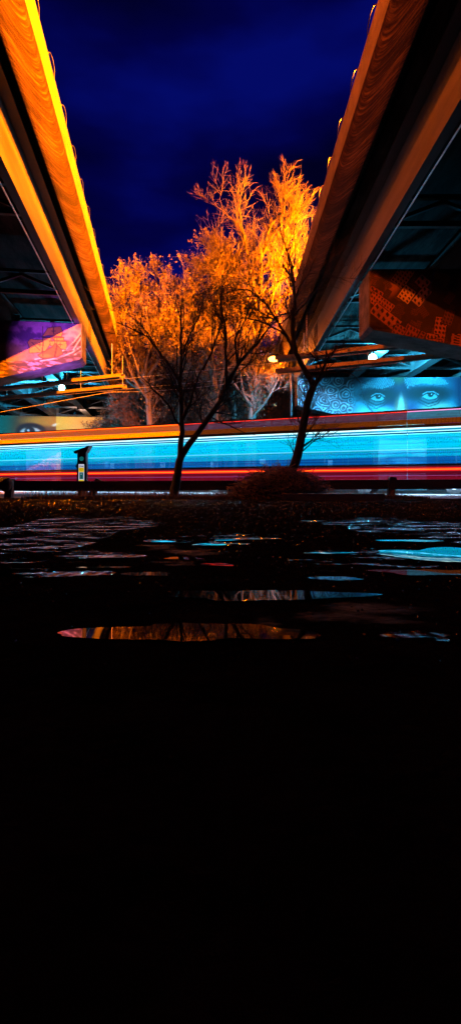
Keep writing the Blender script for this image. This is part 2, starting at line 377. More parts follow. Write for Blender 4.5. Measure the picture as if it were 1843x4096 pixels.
def ell(X,Y,cx,cy,rx,ry,soft=.3,ang=0):
    c,s=math.cos(ang),math.sin(ang); x=(X-cx)*c+(Y-cy)*s; y=-(X-cx)*s+(Y-cy)*c
    return 1-sm(np.sqrt((x/rx)**2+(y/ry)**2),1-soft,1+soft)
def poly(X,Y,P):
    ins=np.zeros(X.shape,bool); n=len(P)
    for i in range(n):
        x1,y1=P[i]; x2,y2=P[(i+1)%n]
        if y1==y2: continue
        ins ^= ((Y<y1)!=(Y<y2)) & (X < (x2-x1)*(Y-y1)/(y2-y1)+x1)
    return ins.astype(float)
def line(X,Y,P,w):
    d=np.full(X.shape,1e9)
    for (x1,y1),(x2,y2) in zip(P[:-1],P[1:]):
        dx,dy=x2-x1,y2-y1; t=np.clip(((X-x1)*dx+(Y-y1)*dy)/(dx*dx+dy*dy),0,1); d=np.minimum(d,np.hypot(X-x1-t*dx,Y-y1-t*dy))
    return 1-sm(d,w*.5,w)
def art_face(X,Y):
    A=np.zeros(X.shape+(3,)); n=fbm(X,Y,60,5,1); f=fbm(X,Y,14,4,2)
    A[...] = C(.12,.44,.52)*(.30+1.0*n[...,None])
    # forehead to cheek planes
    blend(A,.75*ell(X,Y,1600,1560,60,70,.6),C(.16,.12,.22)); blend(A,.8*ell(X,Y,1590,1500,30,34,.6),C(.35,.36,.2))
    blend(A,.8*ell(X,Y,1640,1650,60,40,.6),C(.20,.14,.30)); blend(A,.8*ell(X,Y,1550,1640,30,44,.6),C(.16,.12,.28))
    blend(A,.85*ell(X,Y,1505,1650,75,26,.6),C(.5,.75,.75)); blend(A,.85*ell(X,Y,1745,1640,70,34,.5),C(.75,.66,.55))
    blend(A,.7*sm(X,1760,1840)*sm(-Y,-1640,-1560),C(.04,.05,.2)); blend(A,.9*sm(X,1800,1850),C(.03,.05,.16))
    for cx,cy,rx in ((1512,1586,74),(1712,1580,88)):
        blend(A,.96*ell(X,Y,cx,cy-4,rx,33,.55),C(.012,.02,.05))
    # brows
    h=.5+.5*np.sin((X*1.0+Y*.5)*.9+6*f)
    for P in ([(1440,1560),(1470,1530),(1520,1512),(1572,1522),(1575,1545),(1530,1562),(1480,1556)],[(1610,1520),(1650,1508),(1720,1505),(1778,1524),(1792,1545),(1740,1545),(1680,1540),(1625,1558)]):
        m=poly(X+8*(f-.5),Y+14*(h-.5),P); blend(A,m*(.12+.88*h**2),C(.50,.70,.72))
    # eyes
    for cx,cy,rx,ry in ((1507,1591,27,11),(1715,1583,31,13)):
        blend(A,.9*ell(X,Y,cx,cy+13,rx*1.2,ry*1.5,.3),C(.20,.34,.36))
        lid=(Y>cy-ry*.75+ .012*(X-cx)**2*.5).astype(float)
        blend(A,ell(X,Y,cx,cy+2,rx,ry,.12)*lid,C(.42,.60,.60)); blend(A,ell(X,Y,cx+3,cy-4,11,10,.15)*lid,C(.006,.01,.015)); blend(A,ell(X,Y,cx+7,cy-6,2.5,2,.4),C(.9,.95,.95))
        blend(A,line(X,Y,[(cx-rx,cy+2),(cx-rx*.5,cy-8),(cx+rx*.2,cy-11),(cx+rx*.8,cy-5),(cx+rx,cy+2)],3),C(.003,.006,.012))
        blend(A,.8*line(X,Y,[(cx-rx*.9,cy-6),(cx-rx*.3,cy-15),(cx+rx*.4,cy-16),(cx+rx*1.1,cy-4)],2.4),C(.5,.72,.74))
        blend(A,.9*line(X,Y,[(cx-rx*.9,cy+8),(cx-rx*.2,cy+ry+6),(cx+rx*.6,cy+ry+4),(cx+rx+4,cy+5)],2.4),C(.03,.06,.1))
        blend(A,.85*line(X,Y,[(cx-rx*1.3,cy+16),(cx-rx*.2,cy+ry+20),(cx+rx*.9,cy+ry+10),(cx+rx+14,cy+2)],3),C(.04,.07,.12))
        blend(A,.6*line(X,Y,[(cx-rx*1.5,cy+24),(cx-rx*.2,cy+ry+32),(cx+rx*1.0,cy+ry+20),(cx+rx+20,cy+4)],3),C(.05,.09,.15))
    for k in range(5):
        blend(A,.6*line(X,Y,[(1450+8*k,1610+9*k),(1480+6*k,1632+8*k),(1520,1640+8*k)],2),C(.08,.18,.24))
    # nose
    blend(A,.9*ell(X,Y,1600,1650,26,62,.5),C(.72,.40,.26)); blend(A,.95*ell(X,Y,1601,1668,12,74,.5),C(.95,.93,.9))
    blend(A,.95*ell(X,Y,1600,1714,46,24,.3),C(.55,.62,.5)); blend(A,ell(X,Y,1600,1712,17,16,.6),C(.95,.95,.9))
    for cx in (1552,1654): blend(A,ell(X,Y,cx,1702,24,22,.3),C(.75,.42,.12)); blend(A,ell(X,Y,cx+2,1716,13,7,.4),C(.06,.02,.03)); blend(A,.7*ell(X,Y,cx-2,1696,9,8,.6),C(.95,.8,.6))
    # moustache, lips, chin on the column
    mz=(Y>1738)
    base=sm(Y,1735,1745); blend(A,base,C(.18,.40,.48))
    st=.5+.5*np.sin((X-1605)*.9+((Y-1740)*.02)*(X-1605)*.25+5*f)
    top=1752-10*np.cos((X-1608)/97*PI*.5)+22*np.exp(-((X-1608)/45)**2); bot=1820+-22*np.exp(-((X-1608)/60)**2)*1.0+4*f*8
    m=sm(Y,top-4,top+8)*(1-sm(Y,bot-10,bot+8)); blend(A,m*(.45+.55*st),C(.92,.97,.97))
    blend(A,.8*ell(X,Y,1608,1832,70,12,.5),C(.05,.13,.2)); m=ell(X,Y,1610,1843,48,10,.4); blend(A,m*(.4+.6*st),C(.6,.85,.9))
    blend(A,line(X,Y,[(1565,1852),(1590,1862),(1630,1862),(1655,1850)],2.5),C(.04,.08,.12)); blend(A,.5*(X<1522)*(Y>1740),C(.75,.55,.35))
    # swirling rings to the left of the face
    cs=[(1212,1612,26),(1222,1545,30),(1262,1560,22),(1290,1600,40),(1335,1618,34),(1322,1560,30),(1375,1575,34),(1372,1630,34),(1268,1650,26),(1300,1520,26),(1350,1520,28),(1245,1515,24),(1400,1600,26),(1400,1640,26),(1230,1590,22),(1312,1650,26),(1405,1545,24)]
    D=np.full(X.shape,1e9); R=np.zeros(X.shape); best=np.full(X.shape,1e9)
    for cx,cy,r in cs:
        d=np.hypot(X-cx+30*(n-.5),(Y-cy)*1.08+16*(fbm(X,Y,30,3,77)-.5))+5*(f-.5); q=d/r; u=q<best; best=np.where(u,q,best); R=np.where(u,d,R); 
    v=(.5+.5*np.cos(R*2*PI/11+ (n-.5)*9))*(.25+1.0*f); sw=C(.03,.09,.16)*(1-v[...,None])+C(.62,.84,.88)*v[...,None]
    sw=sw*(1-.8*(best>1.05)[...,None])
    blend(A,(1-sm(X,1392,1425)),sw)
    blend(A,.6*(1-sm(Y,1492,1504)),C(.1,.3,.36))
    return np.clip(A,0,1)**1.9*.42
def art_ship(X,Y):
    n=fbm(X,Y,70,5,4); f=fbm(X+60*n,Y*1.0,26,4,5); A=np.zeros(X.shape+(3,))
    c=sm(f,.35,.66)[...,None]; A[...] = C(.16,.035,.30)*(1-c)+C(.70,.38,.74)*c
    blend(A,.85*ell(X,Y,40,1425,95,42,.6),C(.80,.56,.18)); blend(A,.6*ell(X,Y,150,1430,90,22,.6),C(.55,.3,.35))
    for cx,cy,r in ((270,1300,22),(295,1330,24),(282,1350,16),(305,1305,16)):
        blend(A,.75*ell(X,Y,cx+6*(f-.5)*8,cy,r,r*.8,.5),C(.82,.60,.86)); blend(A,.5*ell(X,Y,cx+7,cy+7,r*.6,r*.5,.5),C(.3,.06,.45))
    shore=np.interp(X,[-900,0,110,190,240,285,330],[1462,1460,1450,1436,1418,1385,1330])
    w=sm(Y,shore-1,shore+2); g=fbm(X*.35+Y*.35,Y*1.4-X*.28,9,4,6); g2=fbm(X*.4,Y*2,14,4,8)
    sea=C(.035,.01,.10)+sm(g,.52,.66)[...,None]*C(.62,.40,.66)*(1-.5*sm(X,200,300)[...,None]); sea=sea+sm(g2,.6,.72)[...,None]*C(.25,.16,.05)*(1-sm(X,80,240))[...,None]
    A[...] = A*(1-w[...,None])+sea*w[...,None]
    for P in ([(150,1443),(215,1430),(265,1400),(300,1365),(328,1328)],[(170,1450),(235,1436),(290,1412),(328,1385)],[(296,1400),(312,1372),(326,1350)],[(300,1420),(328,1402)]): blend(A,.85*line(X,Y,P,4.0)*(.4+.6*(f>.45)),C(.9,.8,.9))
    X0_,Y0_=X,Y; X=X-20; Y=Y-16
    sail=C(.88,.52,.10); dk=C(.06,.02,.01)
    for P in ([(156,1338),(178,1302),(200,1297),(228,1294),(234,1312),(230,1334),(200,1330),(176,1332)],[(101,1362),(112,1348),(135,1350),(158,1348),(161,1362),(154,1400),(130,1402),(107,1404),(109,1380)],
              [(158,1343),(190,1340),(190,1355),(185,1368),(170,1392),(156,1398),(162,1365)],[(185,1354),(215,1352),(248,1353),(251,1370),(246,1386),(225,1382),(205,1372),(188,1372)],[(196,1340),(238,1338),(240,1350),(205,1351)]):
        blend(A,poly(X,Y,P),sail*(.7+.55*fbm(X*.7,Y*.7,16,3,9))[...,None]*np.ones(3)) if False else blend(A,poly(X,Y,P),sail)
        blend(A,.9*line(X,Y,P+[P[0]],1.6),dk)
    blend(A,.5*ell(X,Y,205,1325,22,8,.6)*poly(X,Y,[(156,1338),(178,1302),(228,1294),(230,1334)]),C(.6,.28,.04))
    P=[(140,1410),(152,1422),(175,1424),(215,1414),(236,1404),(228,1384),(213,1366),(205,1362),(195,1376),(168,1394)]; blend(A,poly(X,Y,P),C(.55,.22,.05)); blend(A,line(X,Y,P+[P[0]],2),dk)
    blend(A,poly(X,Y,[(210,1366),(216,1372),(208,1414),(200,1418)]),C(.10,.03,.01)); blend(A,.8*ell(X,Y,168,1412,22,7,.5),C(.85,.42,.08))
    for P in ([(158,1297),(160,1415)],[(198,1292),(205,1362)],[(212,1335),(213,1366)],[(182,1352),(252,1352)],[(155,1340),(240,1336)],[(118,1362),(148,1392)]): blend(A,line(X,Y,P,1.8),dk)
    for cx,cy,s in ((199,1313,8),(148,1370,7),(226,1366,7)):
        blend(A,line(X,Y,[(cx-s,cy),(cx+s,cy)],2.2),dk); blend(A,line(X,Y,[(cx,cy-s),(cx,cy+s)],2.2),dk)
    X,Y=X0_,Y0_
    blend(A,poly(X,Y,[(33,1455),(36,1444),(40,1440),(43,1446),(43,1455)]),C(.1,.04,.04))
    blend(A,.8*(Y>1512+ (328-X)*-.0)*0,dk)
    return np.clip(A,0,1)**1.3*.2
def art_city(X,Y):
    n=fbm(X,Y,50,4,11); A=np.zeros(X.shape+(3,)); A[...] = C(.055,.018,.012)*(.4+.9*n[...,None])
    blend(A,.8*poly(X,Y,[(1475,1060),(1530,1060),(1520,1110),(1478,1150)]),C(.30,.10,.04))
    blend(A,.75*ell(X,Y,1580,1130,26,60,.5,.5),C(.62,.28,.05))
    rr_=random.Random(5)
    for _ in range(46):
        cx,cy=rr_.uniform(1480,1860),rr_.uniform(1070,1420); a=rr_.choice((-.62,.62,.3,.15)); w,h=rr_.uniform(14,34),rr_.uniform(22,60); c,q_=math.cos(a),math.sin(a); x=(X-cx)*c+(Y-cy)*q_; y=-(X-cx)*q_+(Y-cy)*c
        m=((abs(x)<w/2)&(abs(y)<h/2)).astype(float); blend(A,m,C(.16,.06,.035)*rr_.uniform(.4,1.3)); blend(A,m*((((x/7)%1)<.5)&(((y/8)%1)<.5)),C(.02,.008,.006))
    B=[(1608,1104,60,84,.62,4,6,(.55,.33,.16)),(1624,1178,52,58,.62,3,4,(.60,.42,.30)),(1688,1130,50,44,.75,2,2,(.45,.28,.34)),(1684,1186,40,78,.7,2,4,(.45,.30,.55)),
       (1500,1172,58,34,-.55,3,2,(.32,.10,.035)),(1522,1212,104,46,-.62,8,3,(.36,.13,.05)),(1540,1268,128,48,-.66,5,2,(.38,.15,.055)),(1642,1328,56,46,.5,4,2,(.26,.08,.03)),
       (1756,1322,46,104,.15,3,6,(.36,.13,.055)),(1822,1368,44,62,.12,1,6,(.36,.14,.06)),(1724,1350,44,26,.2,3,1,(.36,.14,.05)),(1735,1372,50,28,.1,4,1,(.33,.12,.05)),(1680,1352,20,54,.5,1,4,(.22,.07,.03)),(1790,1270,40,60,-.3,3,4,(.14,.05,.07)),(1590,1330,46,60,.55,3,4,(.28,.09,.035))]
    for cx,cy,w,h,a,nx,ny,col in B:
        a=-a if a<0 else a; c,s=math.cos(a),math.sin(a); x=(X-cx)*c+(Y-cy)*s; y=-(X-cx)*s+(Y-cy)*c
        m=((abs(x)<w/2)&(abs(y)<h/2)).astype(float); blend(A,m,C(*col)*(1.1+.8*n[...,None]))
        fx=((x+w/2)/w*nx)%1; fy=((y+h/2)/h*ny)%1
        win=(abs(fx-.5)<.27)&(abs(fy-.5+.10*np.sin(fx*6))<.26); blend(A,m*win,C(.02,.008,.008))
        e=((abs(x)<w/2+3)&(abs(y)<h/2+3)).astype(float)-m; blend(A,np.clip(e,0,1),C(.012,.006,.006))
    blend(A,.7*line(X,Y,[(1738,1075),(1722,1130),(1712,1180),(1690,1215)],6),C(.08,.06,.5))
    blend(A,.9*line(X,Y,[(1560,1062),(1600,1064),(1630,1075),(1660,1084)],2),C(.6,.45,.35))
    return np.clip(A,0,1)**1.2*.5*.8
def art_far(X,Y):
    n=fbm(X,Y,60,4,21); f=fbm(X,Y,18,4,22); A=np.zeros(X.shape+(3,)); A[...] = C(.25,.10,.03)*(.6+.8*n[...,None])
    blend(A,1-sm(X,30,110),C(.03,.22,.16)); blend(A,.9*sm(X,255,330),C(.30,.05,.30)); blend(A,.8*ell(X,Y,210,1690,90,20,.5),C(.75,.40,.06))
    blend(A,.9*ell(X,Y,420,1742,85,40,.4),C(.70,.35,.30)); blend(A,line(X,Y,[(380,1740),(400,1705),(450,1700),(505,1672)],7),C(.9,.45,.05))
    blend(A,.9*sm(X,320,480)*(1-sm(Y,1680,1692)),C(.03,.04,.35))
    blend(A,ell(X,Y,142,1730,54,32,.15),C(.06,.01,.02)); blend(A,ell(X,Y,142,1738,40,22,.15),C(.7,.62,.55)); blend(A,ell(X,Y,138,1732,20,19,.15),C(.06,.02,.03)); blend(A,ell(X,Y,133,1728,4,4,.4),C(.9,.9,.9))
    blend(A,ell(X,Y,270,1742,30,18,.4),C(.1,.01,.03)); blend(A,ell(X,Y,235,1703,14,4,.5,-.3),C(.9,.9,.8))
    for k in range(10):
        blend(A,ell(X,Y,410+k*8,1716-k*4-.0,2,2,.5),C(.9,.9,.9))
    # column: nose tip, lips, chin
    col=sm(Y,1778,1792); skin=C(.62,.45,.66)*(.8+.4*n[...,None]); A[...] = A*(1-col[...,None])+skin*col[...,None]
    blend(A,.8*ell(X,Y,165,1815,16,10,.5),C(.98,.95,.98)); blend(A,.85*ell(X,Y,232,1815,30,16,.4),C(.98,.9,.95)); blend(A,.9*ell(X,Y,200,1835,20,12,.4),C(.85,.3,.6)); blend(A,.8*ell(X,Y,210,1795,25,14,.4),C(.5,.15,.55))
    blend(A,poly(X,Y,[(135,1888),(165,1868),(184,1862),(196,1868),(208,1862),(225,1870),(240,1888),(195,1892)]),C(.30,.03,.32)); blend(A,poly(X,Y,[(135,1889),(195,1892),(240,1889),(215,1908),(165,1908)]),C(.48,.10,.35))
    blend(A,.8*ell(X,Y,192,1848,12,16,.4),C(.95,.85,.9)); blend(A,.8*(X>238),C(.85,.65,.15))
    return np.clip(A,0,1)**1.5*.8

# ------------------------------------------------------------------ piers
def pier(rz, sgn, ox, oy, Wd, c0, c1, art, px0, py_unit, label, murlabel, s_span, zend=4.95, ztop=6.9, zcol=4.0, cell=.05, girder0=.2):
    t=thing('viaduct_pier',label,'pier',(ox,oy,0),rz)
    zb=lambda s: np.interp(s,[0,.12,c0,c1,Wd-.12,Wd],[zend+.1,zend,zcol,zcol,zend,zend+.1])
    ss=[0,.12,c0,c1,Wd-.12,Wd]
    prof=[(sgn*s,float(zb(s))) for s in ss]+[(sgn*Wd,ztop),(0,ztop)]
    D=1.2
    cap=MB().extrude(prof,0,D).build('pier_cap',M['concrete'],t)
    colm=MB().box(min(sgn*(c0+.02),sgn*(c1-.02)),max(sgn*(c0+.02),sgn*(c1-.02)),.05,D-.05,-.1,zcol+.01).build('column',M['concrete'],t)
    # ledge along the top and bearings for each girder
    lm=MB(); lm.box(min(sgn*.02,sgn*(Wd-.02)),max(sgn*.02,sgn*(Wd-.02)),.3,.9,ztop,ztop+.08) if False else None
    for k in range(5):
        u=girder0+.3+3.2*k
        if u<Wd-.3:
            MB().box(sgn*u-.32,sgn*u+.32,.25,.95,6.42,6.68).build('bearing',M['steel'],t) if ztop<6.5 else MB().box(sgn*u-.3,sgn*u+.3,.2,1.0,ztop,ztop+.03).build('bearing',M['steel'],t)
    # mural as a painted skin just proud of the concrete
    def skin(s0,s1,zlo,zhi,y,cell,cw):
        ns=max(2,int((s1-s0)/cell)+1); nz=max(2,int(cw/cell)+1)
        s=np.linspace(s0,s1,ns)[:,None]*np.ones((1,nz)); tt=np.linspace(0,1,nz)[None]*np.ones((ns,1))
        lo=zlo(s) if callable(zlo) else zlo; z=lo+(zhi-lo)*tt
        return s,z,y
    meshes=[]
    V=[];Cc=[];Fq=[];off=0
    for (s0,s1,zlo,zhi,y,cw) in ((s_span[0],s_span[1],zb,ztop-.004,-.004,2.6),)+(((c0+.03,c1-.03,.3,zcol-.002,.046,zcol),) if s_span[1]>c0 else ()):
        s,z,y=skin(s0,s1,zlo,zhi,y,cell,cw)
        X=px0+sgn*s/py_unit; Y=1940-(z-H)/py_unit
        A=np.clip(art(X,Y),0,1)
        ns,nz=s.shape; V.append(np.stack([sgn*s,np.full(s.shape,y),z],-1).reshape(-1,3)); Cc.append(A.reshape(-1,3))
        i=np.arange(ns-1)[:,None]*nz+np.arange(nz-1)[None]; i=i.ravel()+off
        q=np.stack([i,i+nz,i+nz+1,i+1],-1) if sgn>0 else np.stack([i,i+1,i+nz+1,i+nz],-1)
        Fq.append(q); off+=ns*nz
    V=np.concatenate(V); Cc=np.concatenate(Cc); Fq=np.concatenate(Fq)
    o=quad_mesh('mural',V,Fq,M['mural'],t); a=o.data.color_attributes.new('paint','FLOAT_COLOR','POINT')
    a.data.foreach_set('color',np.concatenate([Cc,np.ones((len(Cc),1))],1).astype(np.float32).ravel()); o['label']=murlabel
    return t
pier(RR,1,*at(1475,1940,14.6)[:2],14,4.7,7.6,art_city,1475,.0073,'near right pier cap painted with dark tilted city buildings','mural of leaning orange buildings on near black',(.03,4.6),ztop=6.66,zend=4.9,cell=.022)
pier(RR,1,*at(1187,1940,29.4)[:2],14,4.74,7.62,art_face,1187,.0147,'far right pier painted with a huge old face and swirls in cyan light','mural of a bearded old face with swirling rings',(.02,13.9),ztop=6.68,zend=5.0,zcol=3.95,cell=.045)
pier(RL,-1,*at(328,1940,19.6)[:2],13,4.7,7.6,art_ship,328,.0098,'near left pier cap painted with a sailing ship on purple sea','mural of an old sailing ship under purple clouds',(.03,4.6),ztop=6.68,zend=5.26,cell=.025)
pier(RL,-1,*at(505,1940,47)[:2],16,5.87,9.0,art_far,505,.0235,'far left pier painted with a colourful face behind the tram','mural of a multicoloured face with magenta lips',(.03,13.5),ztop=6.68,zend=5.0,cell=.09)

# end face of the near piers is plain lit concrete (the cap itself)

# ------------------------------------------------------------------ hanging channel beams under the viaducts
def channel(off, x0, x1, label):
    P0=Vector(road_pt(x0,off,5.2)); P1=Vector(road_pt(x1,off,5.2)); L=(P1-P0).length
    t=thing('wire_trough',label,'wire trough',P0,-TH,'troughs hung under the viaducts over the road')
    m=MB(); 
    m.box(0,L,-.14,.14,.07,.085); m.box(0,L,-.14,-.125,-.07,.07); m.box(0,L,.125,.14,-.07,.07); m.box(0,L,-.17,-.14,-.07,-.055); m.box(0,L,.14,.17,-.07,-.055)
    x=.35
    while x<L: m.box(x-.02,x+.02,-.16,-.139,-.02,.02); x+=.6
    m.build('channel',M['channel'],t)
    x=1.2
    while x<L:
        MB().tube([(x,0,.085),(x,0,1.5)],.014,6,False).build('hanger_rod',M['galv'],t); x+=2.6
    return t
channel(20.0,-13.5,-4.75,'nearer left yellow-lit trough hanging above the road')
channel(22.2,-13.5,-5.15,'farther left yellow-lit trough hanging above the road')
channel(20.0,1.75,11,'nearer right pale trough hanging by the bright cyan lamp')
channel(22.2,1.95,11,'lower-looking right trough hanging just above the old face mural')
def wire(P,label,r=.012,mat='galv'):
    o=MB().tube(P,r,5).build('overhead_wire',M[mat]); tag(o,label,'wire','overhead wires')
def sag(a,b,s,n=14):
    a=Vector(a); b=Vector(b); return [a.lerp(b,i/n)-Vector((0,0,s*4*(i/n)*(1-i/n))) for i in range(n+1)]
wire(sag(at(-60,1660,21),at(440,1568,20.5),.0)+sag(at(440,1568,20.5),at(1200,1478,22),.25)[1:],'thin pale wire sloping up past the left viaduct to the middle')
wire(sag(road_pt(-14,20,5.1),road_pt(12,20,5.1),.05),'contact wire running inside the nearer troughs',.008)
wire(sag(road_pt(-14,22.2,5.1),road_pt(12,22.2,5.1),.05),'contact wire running inside the farther troughs',.008)

# ------------------------------------------------------------------ tram (stands behind the trees, glowing panes for a passing vehicle's light streaks)
G={}
G['main']=lit_glass('lit_window',(0,.36,.66),(0,.56,.86),.40,1.0)
G['mid']=lit_glass('lit_window_mid',(0,.16,.42),(0,.42,.72),.5,1.0,2.5)
G['low']=lit_glass('lit_window_low',(0,.035,.22),(0,.12,.45),.58,1.0,2.5)
G['top']=lit_glass('lit_window_top',(0,.10,.30),(0,.40,.66),.25,1.0,2.5)
G['far']=lit_glass('far_window',(0,.03,.05),(0,.05,.08),.86,1.0)
G['skirtg']=lit_glass('skirt_glow_band',(.06,.0015,.010),(.17,.003,.012),.34,1.0,2,(1,.6,.7))
G['glow']=lit_glass('marker_glow',(.60,.014,.012),(.95,.03,.012),.25,1.0,2)
G['roofg']=lit_glass('roof_glow_band',(.035,.004,.012),(.09,.010,.018),.45,1.0,2,(1,.8,.8))
G['roofg_l']=lit_glass('roof_glow_warm',(.30,.04,.002),(.55,.09,.003),.4,1.0,2,(1,.7,.6))
G['roofg_r']=lit_glass('roof_glow_cool',(.03,.06,.09),(.03,.12,.18),.45,1.0,2,(.8,1,1))
E_white=emit('tube_white',(.62,1,1),1.6); E_mid=emit('tube_cyan',(.15,.8,1),1.1)
E_or=emit('marker_orange',(1,.07,.003),5.0); E_red=emit('marker_red',(1,.03,.015),1.2); E_pink=emit('marker_pink',(1,.35,.75),1.3); E_roadfill=emit('road_fill_strip',(.40,.70,1),34); E_farfill=emit('far_fill_strip',(.12,.6,1),60); E_vi=emit('marker_violet',(.55,.12,.5),.7)
def led_mat(name,col,st):
    m,nt,out=newmat(name); e=N(nt,'ShaderNodeEmission'); e.inputs[1].default_value=st; nt.links.new(e.outputs[0],out.inputs[0])
    v=mapping(nt,(22,1,28)); vo=N(nt,'ShaderNodeTexVoronoi'); vo.inputs['Scale'].default_value=1; vo.inputs['Randomness'].default_value=.15; nt.links.new(v,vo.inputs['Vector'])
    nz=noise(nt,2,mapping(nt,(1.5,1,30)),3); 
    r=ramp(nt,vo.outputs['Distance'],[(.30,col),(.52,tuple(c*.04 for c in col))]); nt.links.new(r.outputs[0],e.inputs[0]); return m
LED=led_mat('led_amber',(1,.13,.0),5.5); LED2=led_mat('led_amber_dim',(.28,.05,.004),1.0)
tram=thing('tram','long tram with cyan lit windows and red marker lights filling the road','tram',(0,21.73,.008),-TH)
x0,x1,n=-22.0,17.0,4
Wt=2.5; seg=(x1-x0)/n
for k in range(n):
    a=x0+k*seg+.006; b=x0+(k+1)*seg-.006; warm=b<-3; cool=a>-1.5 and k==3
    sh=MB()
    for y in (0,Wt):
        d=-.02 if y==0 else .02
        sh.box(a,b,min(y,y-d*2.5),max(y,y-d*2.5),1.06,1.135); sh.box(a,b,min(y,y-d*2.5),max(y,y-d*2.5),2.50,2.60); sh.box(a,b,min(y,y-d*2.5),max(y,y-d*2.5),.26,.34)
    sh.box(a,b,.06,Wt-.06,.84,.90)            # floor
    sh.box(a,b,.02,Wt-.02,3.10,3.18)          # roof
    sh.build('body',M['black'],tram)
    def pane(nm,z0,z1,mat,y=0.0): return MB().box(a,b,y,y+.012,z0,z1).build(nm,mat,tram)
    pane('window',1.14,1.40,G['low']); pane('window',1.405,1.66,G['mid']); pane('window',1.70,2.27,G['main']); pane('window',2.28,2.415,G['top'])
    pane('window',1.14,2.49,G['far'],Wt-.02)
    pane('skirt_glow_band',.345,.86,G['skirtg']); pane('skirt_glow_band',1.0,1.055,G['skirtg'])  # made-up see-through skirt, glows like the streaked vehicle light
    pane('marker_panel',.865,.995,G['glow'])
    MB().box(a,b,-.014,-.002,.918,.945).build('marker_light',(E_or if warm or not cool else E_or),tram)
    MB().box(a,b,-.06,.3,.24,.255).build('fill_strip_cover',M['black'],tram)  # cover that keeps the added road fill pointing down
    MB().add([(a,-.06,.238),(b,-.06,.238),(b,.3,.238),(a,.3,.238)],[(0,3,2,1)]).build('road_fill_strip',E_roadfill,tram)  # added strip hidden below the skirt, brightens the road
    MB().add([(a,Wt+.075,2.50),(b,Wt+.075,2.50),(b,Wt+.075,2.60),(a,Wt+.075,2.60)],[(0,1,2,3)]).build('light_strip',E_farfill,tram)  # added strip hidden from view, brightens fence notices and column
    MB().box(a,b,-.012,-.002,.70,.712).build('marker_light',E_vi,tram)
    MB().box(a,b,-.012,-.002,2.43,2.485).build('light_strip',E_white,tram)
    MB().box(a,b,-.012,-.002,2.335,2.355).build('light_strip',E_white,tram)
    MB().box(a,b,-.010,-.002,2.27,2.30).build('trim_strip',surf('blue_trim',(.0,.02,.08),(.0,.03,.1),2,.4,0),tram)
    MB().box(a,b,-.010,-.002,1.665,1.695).build('handrail_light',E_mid,tram)
    MB().box(a,b,-.02,-.002,2.61,2.80).build('led_display',LED if b<0 and k<2 else LED2,tram)
    pane('roof_glow_band',2.81,3.08,G['roofg_l'] if k<1 or (k==1) else (G['roofg'] if k==2 else G['roofg_r']))  # made-up see-through roof band, its glow tinted like the light streaks
    MB().box(a,b,-.02,-.002,3.082,3.112).build('roof_marker',E_or if k<2 else (E_red if k==2 else E_pink),tram)
    for y in (.7,Wt-.7):
        p=MB(); x=a+1
        while x<b: p.tube([(x,y,.9),(x,y,3.1)],.012,6,False); x+=3.1
        p.build('grab_pole',G['mid'] if False else M['galv'],tram)
    for xc in (a+1.6,b-1.6):
        w=MB().tube([(xc,.22,.30),(xc,.36,.30)],.30,20).build('wheel',M['dark_metal'],tram)
        MB().tube([(xc,.20,.30),(xc,.219,.30)],.12,12).build('hub',M['galv'],w)
        MB().tube([(xc,Wt-.36,.30),(xc,Wt-.22,.30)],.30,20).build('wheel',M['dark_metal'],tram)
for xe,s in ((x0,-1),(x1,1)):
    MB().extrude([(xe,.3),(xe+s*1.1,.35),(xe+s*1.25,1.1),(xe+s*.75,2.5),(xe+s*.3,3.18),(xe,3.18)],0.03,Wt-.03).build('cab',M['black'],tram,bevel=.03)

# ------------------------------------------------------------------ fence with notices
def fence_pt(px,z,dy=0):
    Y=(26.3+dy)/(1+.45*(px-921.5)/F); return ((px-921.5)/F*Y, Y, z)
fr=thing('chain_link_fence','chain link fence on grey posts beyond the tram','fence',(0,26.3,.1),-TH)
x=-24.
pm=None
while x<20:
    MB().tube([(x,0,0),(x,0,1.78)],.03,8).build('post',M['galv'],fr); x+=2.9
MB().tube([(-24,0,1.74),(20,0,1.74)],.022,6).build('top_rail',M['galv'],fr)
m=MB(); sp=.11; x=-26.
while x<20:
    if x>-24: m.bar((x,.035,.03),(x+1.7,.035,1.73),.006)
    if x>-24: m.bar((x+1.7,.045,.03),(x,.045,1.73),.006)
    x+=sp
m.build('mesh',M['galv'],fr)
MB().bar((-7.3,.08,1.6),(-6.6,.6,0),.05).build('brace',M['galv'],fr)
def text(body, size, mat, parent, loc, name='lettering', bold=0):
    cu=bpy.data.curves.new(name,'FONT'); cu.body=body; cu.size=size; cu.align_x='CENTER'; cu.align_y='CENTER'; cu.extrude=.0008; cu.offset=bold
    tmp=bpy.data.objects.new(name,cu); COL.objects.link(tmp); dg=bpy.context.evaluated_depsgraph_get(); dg.update()
    me=bpy.data.meshes.new_from_object(tmp.evaluated_get(dg)); COL.objects.unlink(tmp); bpy.data.objects.remove(tmp)
    me.materials.clear(); me.materials.append(mat); o=bpy.data.objects.new(name,me); link(o,parent); o.location=loc; o.rotation_euler=(PI/2,0,0); return o
